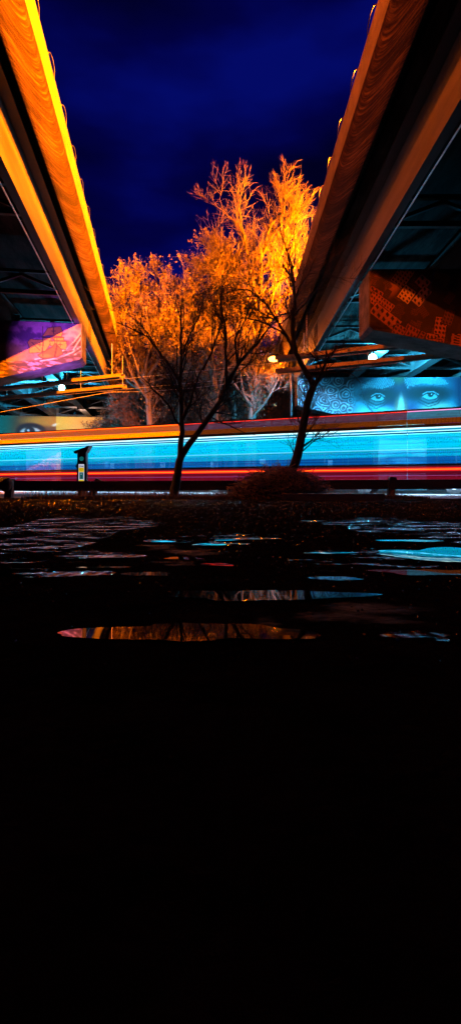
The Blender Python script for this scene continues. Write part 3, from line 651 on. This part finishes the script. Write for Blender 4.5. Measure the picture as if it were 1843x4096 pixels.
def notice(pxa,pxb,pya,pyb,label,kind):
    Y=fence_pt((pxa+pxb)/2,0)[1]-.08; w=(pxb-pxa)/F*Y; h=(pyb-pya)/F*Y; c=at((pxa+pxb)/2,pyb,Y)
    t=thing('notice_sign',label,'sign',c,-TH,'notices on the chain link fence')
    MB().box(-w/2,w/2,0,.01,0,h).build('plate',M['sign_white'],t)
    if kind=='blue':
        MB().box(-w*.4,w*.4,-.003,-.0005,h*.2,h*.72).build('panel',M['sign_blue'],t)
        for q in (.6,.45,.3): MB().box(-w*.3,w*.3,-.006,-.0035,h*q-.01,h*q+.01).build('text_line',M['sign_white'],t)
    elif kind=='park':
        text('PARKING',w*.2,M['ink'],t,(0,-.003,h*.63)); text('ANY TIME',w*.19,M['ink'],t,(0,-.003,h*.5))
        for q in (.26,.18,.1): MB().box(-w*.36,w*.36,-.003,-.0005,h*q-.012,h*q+.012).build('text_line',M['magenta'],t)
    elif kind=='band':
        MB().box(-w*.45,w*.45,-.003,-.0005,h*.62,h*.8).build('panel',M['sign_blue'],t)
    return t
notice(417.5,436,1846,1870,'blue and white notice, leftmost of the fence signs','blue')
notice(440,459,1852,1883,'white parking notice beside the blue and white one','park')
notice(640,662,1850,1870,'small square notice just left of the forked tree trunk','band')
notice(840,855,1849,1884,'tall narrow parking notice between the two dark trees','park')
notice(1037,1062,1834,1856,'plain white square notice left of the brush pile tree','plain')
notice(1309,1328,1841,1874,'blank white notice nearest the old face mural','plain')

# ------------------------------------------------------------------ guide rail along the lot
def rail_thing():
    t=thing('guide_rail','low dark timber guide rail along the back of the lot','guide rail',(0,0,0))
    def rp(px,py,Y): return at(px,py,Y)
    pts=[rp(60,1942,13.6),rp(366,1944,13.7),rp(1000,1941,13.9),rp(1570,1938,14.0),rp(2300,1934,14.0)]
    for a,b in zip(pts[:-1],pts[1:]):
        a=Vector(a); b=Vector(b); d=(b-a).normalized()*.01
        m=MB(); m.bar(a+d,b-d,.16,.27); m.build('beam',M['rail'],t,bevel=.02)
    for px,py0,lean in ((45,1914,-.02),(365,1918,.22),(700,1925,0),(1060,1925,0),(1570,1908,0),(1930,1910,0)):
        Y=13.75; x,_,z=at(px,py0,Y+.13)
        MB().bar((x-.08,Y+.15,-.1),(x+lean,Y+.17,z),.19,.19).build('post',M['rail'],t,bevel=.02)
    x,y,z=at(20,1938,13.6)
    MB().tube([(x-.14,y,z-.03),(x-.05,y,z),(x+.1,y,z+.01),(x+.16,y,z)],[.13,.2,.19,.14],12).build('end_log',M['pile_log'],t,True)
    return t
rail_thing()
# pay station
M['yellow']=emit('yellow_label_glow',(.8,.5,.01),.9); M['teal']=emit('teal_label_glow',(.005,.11,.11),.8); M['label']=emit('label_glow',(.62,.66,.85),.8)  # reflective labels brightened by added glow; nothing is lit behind them
ps=thing('pay_station','slim black parking pay station with a slanted top behind the rail','pay station',(at(325,1990,14.4)[0],14.45,0))
ps.location.z=.0
k_=14.4/F
MB().box(-.125,.125,0,.22,0,1.30).build('cabinet',M['black'],ps,bevel=.012)
hd=MB().add([(-.21,-.03,1.27),(.14,-.03,1.30),(.14,.27,1.30),(-.21,.27,1.27),(-.22,-.05,1.33),(.24,-.05,1.50),(.24,.29,1.50),(-.22,.29,1.33)],[(0,3,2,1),(4,5,6,7),(0,1,5,4),(1,2,6,5),(2,3,7,6),(3,0,4,7)])
hd.build('solar_head',M['black'],ps,bevel=.008)
MB().box(-.13,.15,-.03,-.001,.44,.99).build('door',M['dark_metal'],ps,bevel=.01)
MB().tube([(-.12,-.01,.9),(-.155,-.01,.9)],.04,10).build('lock',M['dark_metal'],ps)
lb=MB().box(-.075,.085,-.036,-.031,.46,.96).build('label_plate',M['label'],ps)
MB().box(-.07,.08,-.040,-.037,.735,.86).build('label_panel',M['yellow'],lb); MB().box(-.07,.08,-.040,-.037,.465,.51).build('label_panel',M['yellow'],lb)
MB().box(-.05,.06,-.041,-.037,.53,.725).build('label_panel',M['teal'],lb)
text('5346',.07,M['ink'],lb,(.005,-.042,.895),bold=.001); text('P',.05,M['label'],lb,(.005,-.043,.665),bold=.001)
for q,w_ in ((.83,.055),(.80,.06),(.77,.03)): MB().box(.005-w_,.005+w_,-.043,-.041,q-.004,q+.004).build('text_line',M['ink'],lb)
for q in (.60,.58): MB().box(-.03,.04,-.044,-.042,q-.004,q+.004).build('text_line',M['sign_white'],lb)
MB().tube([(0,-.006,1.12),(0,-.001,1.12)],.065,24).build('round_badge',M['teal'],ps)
MB().add([(-.06,-.006,.30),(0,-.006,.38),(.02,-.006,.40),(.01,-.006,.30),(0,-.002,.38)],[(0,3,2,1)]).build('sticker',M['sign_blue'],ps)
MB().box(.105,.125,-.02,-.002,.02,.43).build('edge_strip',M['galv'],ps)

# wheel stop timber and the verge
ws=MB(); A_=at(1130,2003,11.6); B_=at(1535,2006,11.2)
ws.bar((A_[0],A_[1],.085),(B_[0],B_[1],.085),.2,.16); o=ws.build('wheel_stop',M['kerb'],None,bevel=.02); o.data.materials[0]=surf('old_sleeper',(.012,.012,.013),(.05,.05,.052),5,.5,.8,dist=.02); tag(o,'long low timber wheel stop lying before the brush pile','wheel stop')
def verge():
    V=[];Fq=[];nx,ny=160,12
    for j in range(ny):
        for i in range(nx):
            x=-5.4+10.6*i/(nx-1); t=j/(ny-1); y=11.9-.06*x+ 2.2*t+.25*math.sin(x*1.7)*(1-t)
            e=min(1,i/8,(nx-1-i)/8); z=-.02+e*(math.sin(t*PI)**.7)*(.035+.02*math.sin(x*2.3)+.03*rng.random())
            V.append((x,y,z))
    for j in range(ny-1):
        for i in range(nx-1):
            a=j*nx+i; Fq.append((a,a+1,a+nx+1,a+nx))
    tag(quad_mesh('verge',V,Fq,M['soil']),kind='structure')
verge()
def blades(n, name, label, cat, xr, yr, hr, w, mat, lean=.5, z0=.05, flat=0):
    x=rng.uniform(*xr,n); y=rng.uniform(*yr,n); h=hr[0]+(hr[1]-hr[0])*rng.random(n)**2; a=rng.random(n)*6.28; l=lean*rng.random(n)*h; b=rng.random(n)*6.28
    dx,dy=np.cos(a)*w,np.sin(a)*w; lx,ly=np.cos(b)*l,np.sin(b)*l
    V=np.stack([np.stack([x-dx,y-dy,0*x+z0-.04],-1),np.stack([x+dx,y+dy,0*x+z0-.04],-1),np.stack([x+lx*.4+dx*.6,y+ly*.4+dy*.6,z0+h*.6],-1),np.stack([x+lx*.4-dx*.6,y+ly*.4-dy*.6,z0+h*.6],-1),np.stack([x+lx,y+ly,z0+h*(1-flat)],-1)],1).reshape(-1,3)
    o=5*np.arange(n)[:,None]; Fq=np.concatenate([o+np.array([[0,1,2]]),o+np.array([[0,2,3]]),o+np.array([[3,2,4]])])
    tag(quad_mesh(name,V,Fq,mat,smooth=False),label,cat,kind='stuff')
blades(5200,'grass','dead grass and weeds along the verge under the guide rail','grass',(-5.2,4.6),(12.4,13.9),(.03,.26),.004,M['brush'],.8,.07)
blades(9000,'leaf_litter','dead leaves and grit littering the dark verge','leaf litter',(-5.0,4.8),(11.9,13.6),(.005,.05),.018,M['leaf2'],1.5,.06,.3)
blades(7000,'leaf_litter','fallen leaves along the far roadside right of the pile','leaf litter',(1.5,9),(17.9,18.6),(.005,.07),.03,M['leaf2'],1.5,.03,.3) if False else None

# ------------------------------------------------------------------ trees
def rings(P,R,k):
    Nn,n,_=P.shape; T=np.empty_like(P); T[:,1:-1]=P[:,2:]-P[:,:-2]; T[:,0]=P[:,1]-P[:,0]; T[:,-1]=P[:,-1]-P[:,-2]
    T/= np.linalg.norm(T,axis=-1,keepdims=True)+1e-9
    ref=np.where(np.abs(T[:,:1,2:3])<.8,np.array([0,0,1.]),np.array([1.,0,0])); ref=np.broadcast_to(ref,T.shape)
    A=np.cross(T,ref); A/=np.linalg.norm(A,axis=-1,keepdims=True)+1e-9; B=np.cross(T,A)
    an=2*PI*np.arange(k)/k
    V=P[:,:,None]+R[:,:,None,None]*(A[:,:,None]*np.cos(an)[:,None]+B[:,:,None]*np.sin(an)[:,None])
    b=np.arange(Nn)[:,None,None]*n*k+np.arange(n-1)[None,:,None]*k; j=np.arange(k)[None,None]; j2=(j+1)%k
    Fq=np.stack([b+j,b+j2,b+k+j2,b+k+j],-1).reshape(-1,4)
    return V.reshape(-1,3),Fq
def norm(v): return v/(np.linalg.norm(v,axis=-1,keepdims=True)+1e-9)
def kids(P,R,count,lr,spread,up,tr,n,rr,wig=.12,tgt=None,pull=0,weight=None):
    Nn,m,_=P.shape
    w=None
    if weight is not None: w=weight/weight.sum()
    i=rng.choice(Nn,count,p=w); t=tr[0]+(tr[1]-tr[0])*rng.random(count); f=t*(m-1); a=np.clip(f.astype(int),0,m-2); q=(f-a)[:,None]
    p=P[i,a]*(1-q)+P[i,a+1]*q; tan=norm(P[i,a+1]-P[i,a]); r0=(R[i,a]*(1-q[:,0])+R[i,a+1]*q[:,0])
    d=norm(tan+spread*rng.normal(size=(count,3))+np.array([0,0,up]))
    if tgt is not None: d=norm(d+pull*norm(tgt-p))
    L=(lr[0]+(lr[1]-lr[0])*rng.random(count))[:,None]*(1.15-.5*t[:,None])
    s=np.linspace(0,1,n); out=np.empty((count,n,3)); out[:,0]=p; cur=p.copy(); dd=d.copy()
    for k in range(1,n):
        dd=norm(dd+wig*rng.normal(size=(count,3))+np.array([0,0,up*.12])); cur=cur+dd*L/(n-1); out[:,k]=cur
    rb=np.clip(r0*rr[0],rr[1],rr[2])[:,None]; Rr=rb*(1-.65*s[None])
    return out,Rr
def resample(pts,n):
    pts=np.array(pts,float); d=np.r_[0,np.cumsum(np.linalg.norm(np.diff(pts,axis=0),axis=1))]; s=np.linspace(0,d[-1],n)
    q=np.stack([np.interp(s,d,pts[:,k]) for k in range(3)],-1)
    q[1:-1]=(q[:-2]+2*q[1:-1]+q[2:])/4
    return q
def tree(name,label,cat,base,limbs,levels,mats,leaves=None,group=None,minr=None):
    """limbs: list of (points, r0, r1); levels: list of dicts for kids()"""
    t=thing(name,label,cat,base,0,group); b=np.array(base)
    LP=np.stack([resample(p,12) for p,_,_ in limbs]); LR=np.stack([r0+(r1-r0)*np.linspace(0,1,12)**.8 for _,r0,r1 in limbs])
    LP=LP+0; LP[:,1:-1]+=rng.normal(size=LP[:,1:-1].shape)*.012
    V,Fq=rings(LP-b,LR,9); quad_mesh('trunk',V,Fq,mats[0],t)
    P,R=LP,LR; VV=[];FF=[];o=0; last=None
    for L in levels:
        w=np.linalg.norm(P[:,-1]-P[:,0],axis=-1)
        P2,R2=kids(P,R,weight=w,**{k:v for k,v in L.items() if k!='k'})
        V,Fq=rings(P2-b,R2,L.get('k',4)); VV.append(V);FF.append(Fq+o);o+=len(V)
        if L.get('tr',(0,1))[0]>=0: P,R=P2,R2
    quad_mesh('crown',np.concatenate(VV),np.concatenate(FF),mats[1],t)
    if leaves:
        cnt,sz,mat,tip=leaves
        i=rng.integers(0,len(P),cnt); a=rng.integers(tip,P.shape[1],cnt); p=P[i,a]-b+rng.normal(size=(cnt,3))*.05
        u=norm(rng.normal(size=(cnt,3))); v=norm(np.cross(u,rng.normal(size=(cnt,3)))); s=(sz*(.5+rng.random(cnt)))[:,None]
        v=v*.45; p[:,2]-=sz*.5
        V=np.stack([p-u*s,p+v*s,p+u*s,p-v*s],1).reshape(-1,3); Fq=4*np.arange(cnt)[:,None]+np.arange(4)[None]
        quad_mesh('leaves',V,Fq,mat,t,False)
    return t
def A(px,py,Y): return at(px,py,Y)
# two dark trees in front of the rail
Y=13.1
tree('bare_tree','dark bare tree with a forked trunk rising left of centre','tree',(A(692,1985,Y)[0],Y,0),[
  ([A(690,1992,Y),A(705,1920,Y),A(716,1862,Y),A(724,1815,Y)],.13,.095),
  ([A(722,1825,Y),A(724,1765,Y),A(730,1705,Y),A(724,1620,Y-.05),A(722,1500,Y-.1),A(726,1380,Y-.1),A(722,1270,Y-.2)],.085,.022),
  ([A(722,1830,Y),A(752,1785,Y),A(800,1722,Y+.1),A(845,1665,Y+.1),A(885,1600,Y+.2),A(912,1520,Y+.2),A(950,1460,Y+.3),A(1015,1390,Y+.4),A(1060,1330,Y+.4)],.095,.03),
  ([A(728,1705,Y),A(705,1700,Y-.1),A(698,1665,Y-.1),A(660,1600,Y-.3),A(600,1540,Y-.4),A(560,1500,Y-.5)],.035,.010),
  ([A(722,1530,Y),A(690,1480,Y),A(640,1410,Y+.2),A(590,1345,Y+.3),A(530,1315,Y+.3),A(470,1290,Y+.3)],.05,.012),
  ([A(724,1690,Y),A(762,1620,Y-.2),A(778,1540,Y-.3),A(800,1500,Y-.3),A(812,1470,Y-.3)],.045,.018),
  ([A(905,1560,Y+.2),A(907,1450,Y),A(905,1330,Y-.2),A(880,1230,Y-.3),A(890,1140,Y-.3)],.05,.014),
  ([A(812,1480,Y-.3),A(850,1400,Y-.2),A(880,1320,Y),A(893,1230,Y)],.035,.012),
  ([A(950,1460,Y+.3),A(935,1360,Y+.4),A(985,1270,Y+.5),A(1010,1200,Y+.5)],.035,.012),
  ([A(725,1420,Y),A(760,1340,Y+.2),A(800,1260,Y+.2),A(815,1190,Y+.3)],.03,.01),
  ],[dict(count=95,lr=(.5,1.5),spread=.55,up=.25,tr=(.25,1),n=6,rr=(.55,.008,.022),k=5),
     dict(count=420,lr=(.3,.9),spread=.6,up=.2,tr=(.2,1),n=5,rr=(.6,.005,.010)),
     dict(count=1500,lr=(.15,.55),spread=.6,up=.2,tr=(.2,1),n=4,rr=(.7,.0035,.006),k=3),
     dict(count=3000,lr=(.08,.3),spread=.7,up=.2,tr=(.2,1),n=3,rr=(.8,.0028,.004),k=3)],(M['bark'],M['twig']))
Y=12.9
tree('bare_tree','dark leaning bare tree growing out of the brush pile','tree',(A(1162,1985,Y)[0],Y,0),[
  ([A(1140,1992,Y),A(1160,1900,Y),A(1182,1840,Y),A(1203,1790,Y),A(1210,1720,Y),A(1222,1640,Y),A(1246,1560,Y),A(1258,1535,Y)],.15,.085),
  ([A(1256,1540,Y),A(1232,1505,Y),A(1198,1455,Y),A(1178,1400,Y),A(1165,1330,Y),A(1168,1260,Y+.1),A(1182,1190,Y+.1),A(1172,1110,Y+.2),A(1130,1060,Y+.2)],.08,.026),
  ([A(1180,1410,Y),A(1150,1350,Y+.2),A(1098,1270,Y+.3),A(1060,1215,Y+.4),A(1020,1170,Y+.4),A(960,1150,Y+.4),A(890,1180,Y+.4)],.05,.012),
  ([A(1258,1545,Y),A(1282,1500,Y-.1),A(1300,1450,Y-.2),A(1330,1400,Y-.2),A(1380,1370,Y-.3)],.05,.014),
  ([A(1178,1130,Y+.2),A(1150,1000,Y+.2),A(1118,930,Y+.2),A(1112,850,Y+.3)],.03,.008),
  ([A(1182,1190,Y+.1),A(1215,1120,Y+.1),A(1250,1050,Y),A(1290,990,Y)],.03,.008),
  ([A(1140,1340,Y+.2),A(1080,1300,Y+.1),A(1000,1270,Y),A(930,1280,Y)],.03,.008),
  ([A(1282,1500,Y-.1),A(1340,1490,Y-.3),A(1400,1490,Y-.4),A(1440,1530,Y-.5)],.025,.007),
  ([A(1168,1280,Y+.1),A(1200,1230,Y-.1),A(1240,1200,Y-.2),A(1270,1150,Y-.3)],.028,.008),
  ],[dict(count=90,lr=(.5,1.4),spread=.6,up=.15,tr=(.3,1),n=6,rr=(.55,.007,.02),k=5),
     dict(count=420,lr=(.3,.9),spread=.6,up=.12,tr=(.2,1),n=5,rr=(.6,.005,.009)),
     dict(count=1500,lr=(.15,.5),spread=.65,up=.1,tr=(.2,1),n=4,rr=(.7,.0035,.006),k=3),
     dict(count=3000,lr=(.08,.3),spread=.7,up=.1,tr=(.2,1),n=3,rr=(.8,.0028,.004),k=3)],(M['bark'],M['twig']))

def big_tree(label,base,top,crown_c,crown_r,limbn,counts,leaves,mats,up=.35,group='tall bare trees lit orange between the viaducts',r0=.28,name='tall_tree'):
    bx,by=base; c=np.array(crown_c); rad=np.array(crown_r); top_=np.array([c[0]+.15*rad[0],c[1],c[2]+.45*rad[2]])
    low=max(1.6,c[2]-rad[2]*1.05); T_=[(bx,by,-.1),(bx+.06,by,low*.5),(bx+(c[0]-bx)*.4+.15,by,low),tuple(c+rad*np.array([-.1,.05,-.35])),tuple(c+rad*np.array([.06,0,.1])),tuple(top_)]
    TT=resample(T_,40); limbs=[(T_,r0,.05)]
    for i in range(limbn):
        th=2*PI*(i*.618+.2*rng.random()); q=rng.uniform(-.55,1); w_=math.sqrt(max(.04,1-q*q)); e=.72+.28*rng.random()
        end=c+rad*np.array([math.cos(th)*e*w_,math.sin(th)*e*w_,q*e])
        zs=end[2]-rad[2]*(.35+.55*rng.random())-.25*w_*rad[0]; s=TT[int(np.argmin(abs(TT[:,2]-max(low*.85,zs))))]
        d=end-s; mid=s+d*np.array([.6,.6,.42]); hL=rad.mean()*.04
        limbs.append(([tuple(s),tuple(s+d*np.array([.3,.3,.18])+hL*rng.normal(size=3)),tuple(mid+hL*2*rng.normal(size=3)),tuple(s+d*np.array([.86,.86,.74])+hL*2*rng.normal(size=3)),tuple(end)],r0*(.2+.18*(1-(s[2]-low)/(2*rad[2]+.1))),.022))
    k=rad.mean()
    lv=[dict(count=counts[0],lr=(k*.25,k*.6),spread=.65,up=up,tr=(.3,1),n=6,rr=(.5,.02,.045),k=5),
        dict(count=counts[1],lr=(k*.16,k*.38),spread=.6,up=up,tr=(.2,1),n=5,rr=(.6,.014,.022),k=3),
        dict(count=counts[2],lr=(.3,1.0),spread=.6,up=up,tr=(.2,1),n=4,rr=(.7,.010,.014),k=3),
        dict(count=counts[3],lr=(.2,.6),spread=.6,up=up*.9,tr=(.2,1),n=3,rr=(.8,.008,.010),k=3)]
    return tree(name,label,'tree',(bx,by,0),limbs,lv,mats,leaves,group)
PM=(M['bark2'],M['twig2'])
big_tree('tallest bare tree with upright pink-tipped twigs at the right of the gap',(1.3,30.5),20,(1.9,30.5,14.6),(3.7,2.8,4.4),28,(220,1000,3200,4200),None,PM,.3)
big_tree('tree with yellow dry leaves just left of the tallest tree',(.2,33.5),18,(-.6,33,12.6),(2.9,2.4,3.6),20,(160,700,2300,3000),(8000,.085,M['leaf'],1),PM,.2)
big_tree('leftmost orange leafy tree beside the left viaduct edge',(-4.9,30.5),14,(-5.6,30.5,10.2),(2.2,2.0,3.7),20,(160,700,2300,3000),(5500,.08,M['leaf'],1),PM,.25)
big_tree('orange leafy tree second from the left viaduct edge',(-3.2,31.5),14,(-3.3,31.5,10.6),(2.6,2.2,3.8),20,(160,700,2300,3000),(5500,.08,M['leaf'],1),PM,.25)
big_tree('sprawling orange tree in the middle of the gap',(-1.0,30.0),14,(-1.0,30,9.8),(3.2,2.4,3.3),22,(170,750,2600,3500),(3000,.075,M['leaf'],1),PM,.12)
big_tree('orange tree with a pale trunk standing behind the tram below the tallest crown',(.95,30.2),13,(1.5,30.8,8.8),(2.9,1.6,3.4),20,(160,700,2300,3000),(900,.07,M['leaf'],1),PM,.15)
# lower thicket filling the space under the crowns
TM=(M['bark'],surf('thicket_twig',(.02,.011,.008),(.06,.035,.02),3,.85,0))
for i,(x,y,h,w,lab) in enumerate([(-8.0,39,9,2.2,'rusty thicket shrub hanging against the left viaduct end'),(-5.9,33.5,10.5,2.0,'dense rusty thicket shrub second from the left'),(-3.6,34.5,11,2.3,'dense rusty thicket shrub behind the forked tree'),
    (-1.4,34,10.5,2.3,'dense rusty thicket shrub in the middle of the gap'),(.9,36,11,2.4,'dense rusty thicket shrub below the small far lamp'),(2.7,35.5,10.5,2.0,'dense rusty thicket shrub beside the right viaduct end'),(-9.6,45,10,2.4,'dark thicket shrub beyond the far left pier'),(4.2,41,10,2.3,'dark thicket shrub beyond the old face pier'),
    (-4.8,41,12,3.0,'deep rusty thicket tree behind the left shrubs'),(-.6,42,12,3.0,'deep rusty thicket tree behind the middle shrubs')]):
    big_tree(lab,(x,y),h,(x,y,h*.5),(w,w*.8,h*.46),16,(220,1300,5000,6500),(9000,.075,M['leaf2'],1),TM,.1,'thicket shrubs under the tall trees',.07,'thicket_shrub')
# brush pile at the foot of the leaning tree
def pile():
    n=1500; c=np.array(at(1100,1990,12.7)); a=rng.random(n)*2*PI; rr=np.sqrt(rng.random(n)); x=c[0]+rr*np.cos(a)*1.25; y=12.7+rr*np.sin(a)*.6
    top=.74*np.clip(1-((x-c[0]-.15)/1.3)**2,0,1)**.8; z=.05+top*rng.random(n)
    d=norm(np.stack([rng.normal(size=n),rng.normal(size=n)*.6,rng.normal(size=n)*.33],-1)); L=rng.uniform(.15,.75,n)[:,None]
    P=np.stack([x,y,z],-1)[:,None]+ (np.linspace(-.5,.5,5)[None,:,None]*L[:,None]*d[:,None])+rng.normal(size=(n,5,3))*.018
    P[:,:,2]=np.maximum(P[:,:,2],.02); R=np.broadcast_to(rng.uniform(.003,.011,n)[:,None],(n,5))
    V,Fq=rings(P,R,4)
    m=3200; px=c[0]+rng.normal(size=m)*.55; py=12.7+rng.normal(size=m)*.3; zz=.66*np.clip(1-((px-c[0]-.15)/1.35)**2,0,1)**.8
    q=np.stack([px,py,zz*rng.random(m)*.95+.02],-1); u=norm(rng.normal(size=(m,3)))*.035; v=norm(np.cross(u,rng.normal(size=(m,3))))*.02
    t=thing('brush_pile','heap of cut dead branches around the foot of the leaning tree','brush pile',(c[0],12.7,0)); b=np.array([c[0],12.7,0])
    quad_mesh('branches',V-b,Fq,M['brush'],t)
    quad_mesh('leaves',(np.stack([q-u,q+v,q+u,q-v],1).reshape(-1,3)-b),4*np.arange(m)[:,None]+np.arange(4)[None],M['leaf2'],t,False)
    # mound of soil inside
    mm=MB(); K=28
    vs=[(0,0,.42)]; fs=[]
    for j,(rr_,zz_) in enumerate(((.35,.35),(.7,.18),(1,.0))):
        for i in range(K):
            an=2*PI*i/K; q_=1+.08*math.sin(3*an+j); vs.append((1.25*rr_*q_*math.cos(an),.6*rr_*q_*math.sin(an),zz_))
    fs=[(0,1+i,1+(i+1)%K) for i in range(K)]
    for j in range(2): fs += [(1+j*K+i,1+(j+1)*K+i,1+(j+1)*K+(i+1)%K,1+j*K+(i+1)%K) for i in range(K)]
    mm.add(vs,fs).build('soil_core',M['soil'],t,True)
pile()

# ------------------------------------------------------------------ distant building with lit windows
bd=thing('distant_building','small far building with pale lit windows behind the street lamp','building',(at(1062,1400,90)[0],90,0))
MB().box(-5,5,0,8,-.2,25.2).build('wall',M['concrete'],bd)
EW=emit('lit_pane',(.35,.45,1),1.2)
for i in range(6):
    for j in range(2):
        w=MB().box(-3.6+i*1.3,-2.8+i*1.3,-.03,-.005,22.6+j*1.2,23.3+j*1.2).build('window',EW,bd)

# ------------------------------------------------------------------ lamps
def light(name,kind,loc,col,power,parent=None,**kw):
    l=bpy.data.lights.new(name,kind); l.color=col; l.energy=power
    for k,v in kw.items(): setattr(l,k,v)
    o=bpy.data.objects.new(name,l); link(o); o.location=loc
    return o
def aim(o,p):
    d=Vector(p)-o.location; o.rotation_euler=d.to_track_quat('-Z','Y').to_euler()
SOD=(1,.165,.0); CY=(.04,.56,1)
def street_lamp(label,loc,h,armx,headcol,st,rad=.16,mat='dark_metal'):
    t=thing('street_lamp',label,'street lamp',loc,0,'sodium street lamps')
    MB().tube([(0,0,0),(0,0,h*.6),(0,0,h)],[.11,.08,.05],10).build('pole',M[mat],t,True)
    MB().tube([(0,0,h-.1),(armx*.4,0,h+.2),(armx,0,h+.22)],.035,8).build('arm',M[mat],t,True)
    MB().box(armx-.14,armx+.3,-.13,.13,h+.16,h+.28).build('head',M[mat],t,bevel=.02)
    b=MB(); import math as _m
    pts=[(armx+.08,0,h+.16-.02*i) for i in range(1)]
    bm_pts=[(armx+.08,0,h+.15),(armx+.08,0,h+.08),(armx+.08,0,h-.0),(armx+.08,0,h-.08),(armx+.08,0,h-.13)]
    b.tube(bm_pts,[rad*.6,rad*.95,rad,rad*.7,rad*.15],16).build('bulb',emit('sodium_bulb',headcol,st),t,True)
    return t
# the lamp seen through the branches
lx,ly,lz=at(1095,1438,28.9)
street_lamp('glaring orange street lamp seen through the branches left of the leaning tree',(lx+1.0,ly,.1),lz-.1,-1.08,(1,.33,.05),11,.33)
light('lamp_light','POINT',(lx,ly-.3,lz-.25),SOD,2000,shadow_soft_size=.25)
l2=at(980,1508,44)
street_lamp('small distant orange street lamp glowing low in the thicket',(l2[0]+.8,44,0),l2[2],-.88,(1,.5,.06),14,.16)
light('lamp_light','POINT',(l2[0],43.6,l2[2]-.2),SOD,700,shadow_soft_size=.2)
# lamps on the deck of the right viaduct: light the left viaduct and the crowns over its parapet
DECKZ=8.75
for yy,xx,hh,pw,lab in ((1.5,5.0,2.9,480000,'deck street lamp above the near part of the right viaduct'),(25,9.6,3.1,330000,'deck street lamp on the right viaduct beside the tall tree')):
    street_lamp(lab,(xx+.9,yy,DECKZ),hh,-.98,(1,.6,.15),20,.16)
    if yy<5:
        q_=light('lamp_light','SPOT',(xx,yy,DECKZ+hh-.35),SOD,pw,shadow_soft_size=.15,spot_size=math.radians(79),spot_blend=.4); aim(q_,(xx-10*math.sin(math.radians(55)),yy+10*math.cos(math.radians(55)),DECKZ+hh-4.2))
    else: light('lamp_light','POINT',(xx,yy,DECKZ+hh-.35),SOD,pw,shadow_soft_size=.15)
street_lamp('deck street lamp above the near part of the left viaduct',(-9.2,0,DECKZ),4.4,1.0,(1,.6,.15),20,.16)
q_=light('lamp_light','SPOT',(-8.2,0,DECKZ+4.05),(1,.11,0),30000,shadow_soft_size=.15,spot_size=math.radians(72),spot_blend=.5); aim(q_,(-8.2+10*math.sin(math.radians(56)),10*math.cos(math.radians(56)),DECKZ+1.4))
street_lamp('added unseen deck lamp on the left viaduct lighting the left crowns',(-10.6,21.5,DECKZ),3.4,1.0,(1,.6,.15),20,.16)  # added lamp hidden by the deck, fill for the left crowns
q_=light('lamp_light','SPOT',(-9.6,21.5,DECKZ+3.05),(1,.18,0),60000,shadow_soft_size=.15,spot_size=math.radians(52),spot_blend=.6); aim(q_,(-4.6,31,12.4))
q_=light('added_mural_fill','SPOT',(-7.4,14.6,.5),(.5,.12,1),15000,spot_size=math.radians(28),spot_blend=1.0,shadow_soft_size=.1); aim(q_,(-7.0,19.5,5.3))  # added violet light outside the view, brings purple into the ship mural
# cyan floodlights under the viaducts
def flood(px,py,Y,label,pw,aimp):
    p=at(px,py,Y); t=thing('floodlight',label,'floodlight',p,0,'cyan floodlights under the viaducts')
    MB().box(-.16,.16,.05,.2,-.1,.14).build('housing',M['dark_metal'],t,bevel=.02)
    MB().tube([(0,.12,.14),(0,.12,6.76-p[2])],.02,6).build('bracket',M['dark_metal'],t)
    MB().tube([(0,.045,.02),(0,.0,.02),(0,-.05,.02)],[.19,.18,.06],16).build('lens',emit('flood_lens',(.35,1,1),26),t,True)
    light('flood_lamp','POINT',(p[0],p[1]-.25,p[2]-.1),CY,pw*.03,shadow_soft_size=.12)
    q_=light('flood_lamp','SPOT',(p[0],p[1]-.3,p[2]-.05),CY,pw,shadow_soft_size=.12,spot_size=math.radians(128),spot_blend=.6); aim(q_,(p[0]+(3 if p[0]>0 else -6),p[1]+10,p[2]-1.2))
flood(1490,1432,23.5,'dazzling cyan floodlight under the right viaduct above the old face',34000,None)
flood(247,1552,30,'dazzling cyan floodlight under the left viaduct between the troughs',42000,None)

def warm():
    p=at(300,1655,41); t=thing('floodlight','small added warm lamp under the left viaduct brightening the far face','floodlight',p,0)  # added warm source so the far left mural reads brighter
    MB().box(-.12,.12,0,.2,-.05,.1).build('housing',M['dark_metal'],t); MB().tube([(0,.1,.1),(0,.1,6.76-p[2])],.02,6).build('bracket',M['dark_metal'],t)
    q=light('flood_lamp','SPOT',(p[0],p[1]+.3,p[2]-.1),(1,.55,.4),2200,shadow_soft_size=.1,spot_size=math.radians(150),spot_blend=.5); aim(q,(p[0],p[1]+10,p[2]-4))
warm()
t=thing('floodlight','warm yard floodlight under the left viaduct by the guide rail end','floodlight',(-12,16,5.6),0)
MB().box(-.15,.15,-.1,.15,.0,.14).build('housing',M['dark_metal'],t); MB().tube([(0,.0,.14),(0,.0,1.15)],.02,6).build('bracket',M['dark_metal'],t)
MB().tube([(0,0,-.001),(0,0,-.05)],.1,12).build('lens',emit('yard_lens',(1,.6,.2),15),t)
q=light('flood_lamp','SPOT',(-12,16,5.5),(1,.2,0),9000,shadow_soft_size=.1,spot_size=math.radians(60),spot_blend=1.0); aim(q,(-6.2,12.0,0))
# ------------------------------------------------------------------ render
S.render.engine='CYCLES'; S.cycles.use_denoising=True; S.cycles.max_bounces=8; S.cycles.diffuse_bounces=1; S.cycles.glossy_bounces=3; S.cycles.transmission_bounces=2; S.cycles.transparent_max_bounces=16; S.cycles.sample_clamp_indirect=4; S.cycles.caustics_reflective=False
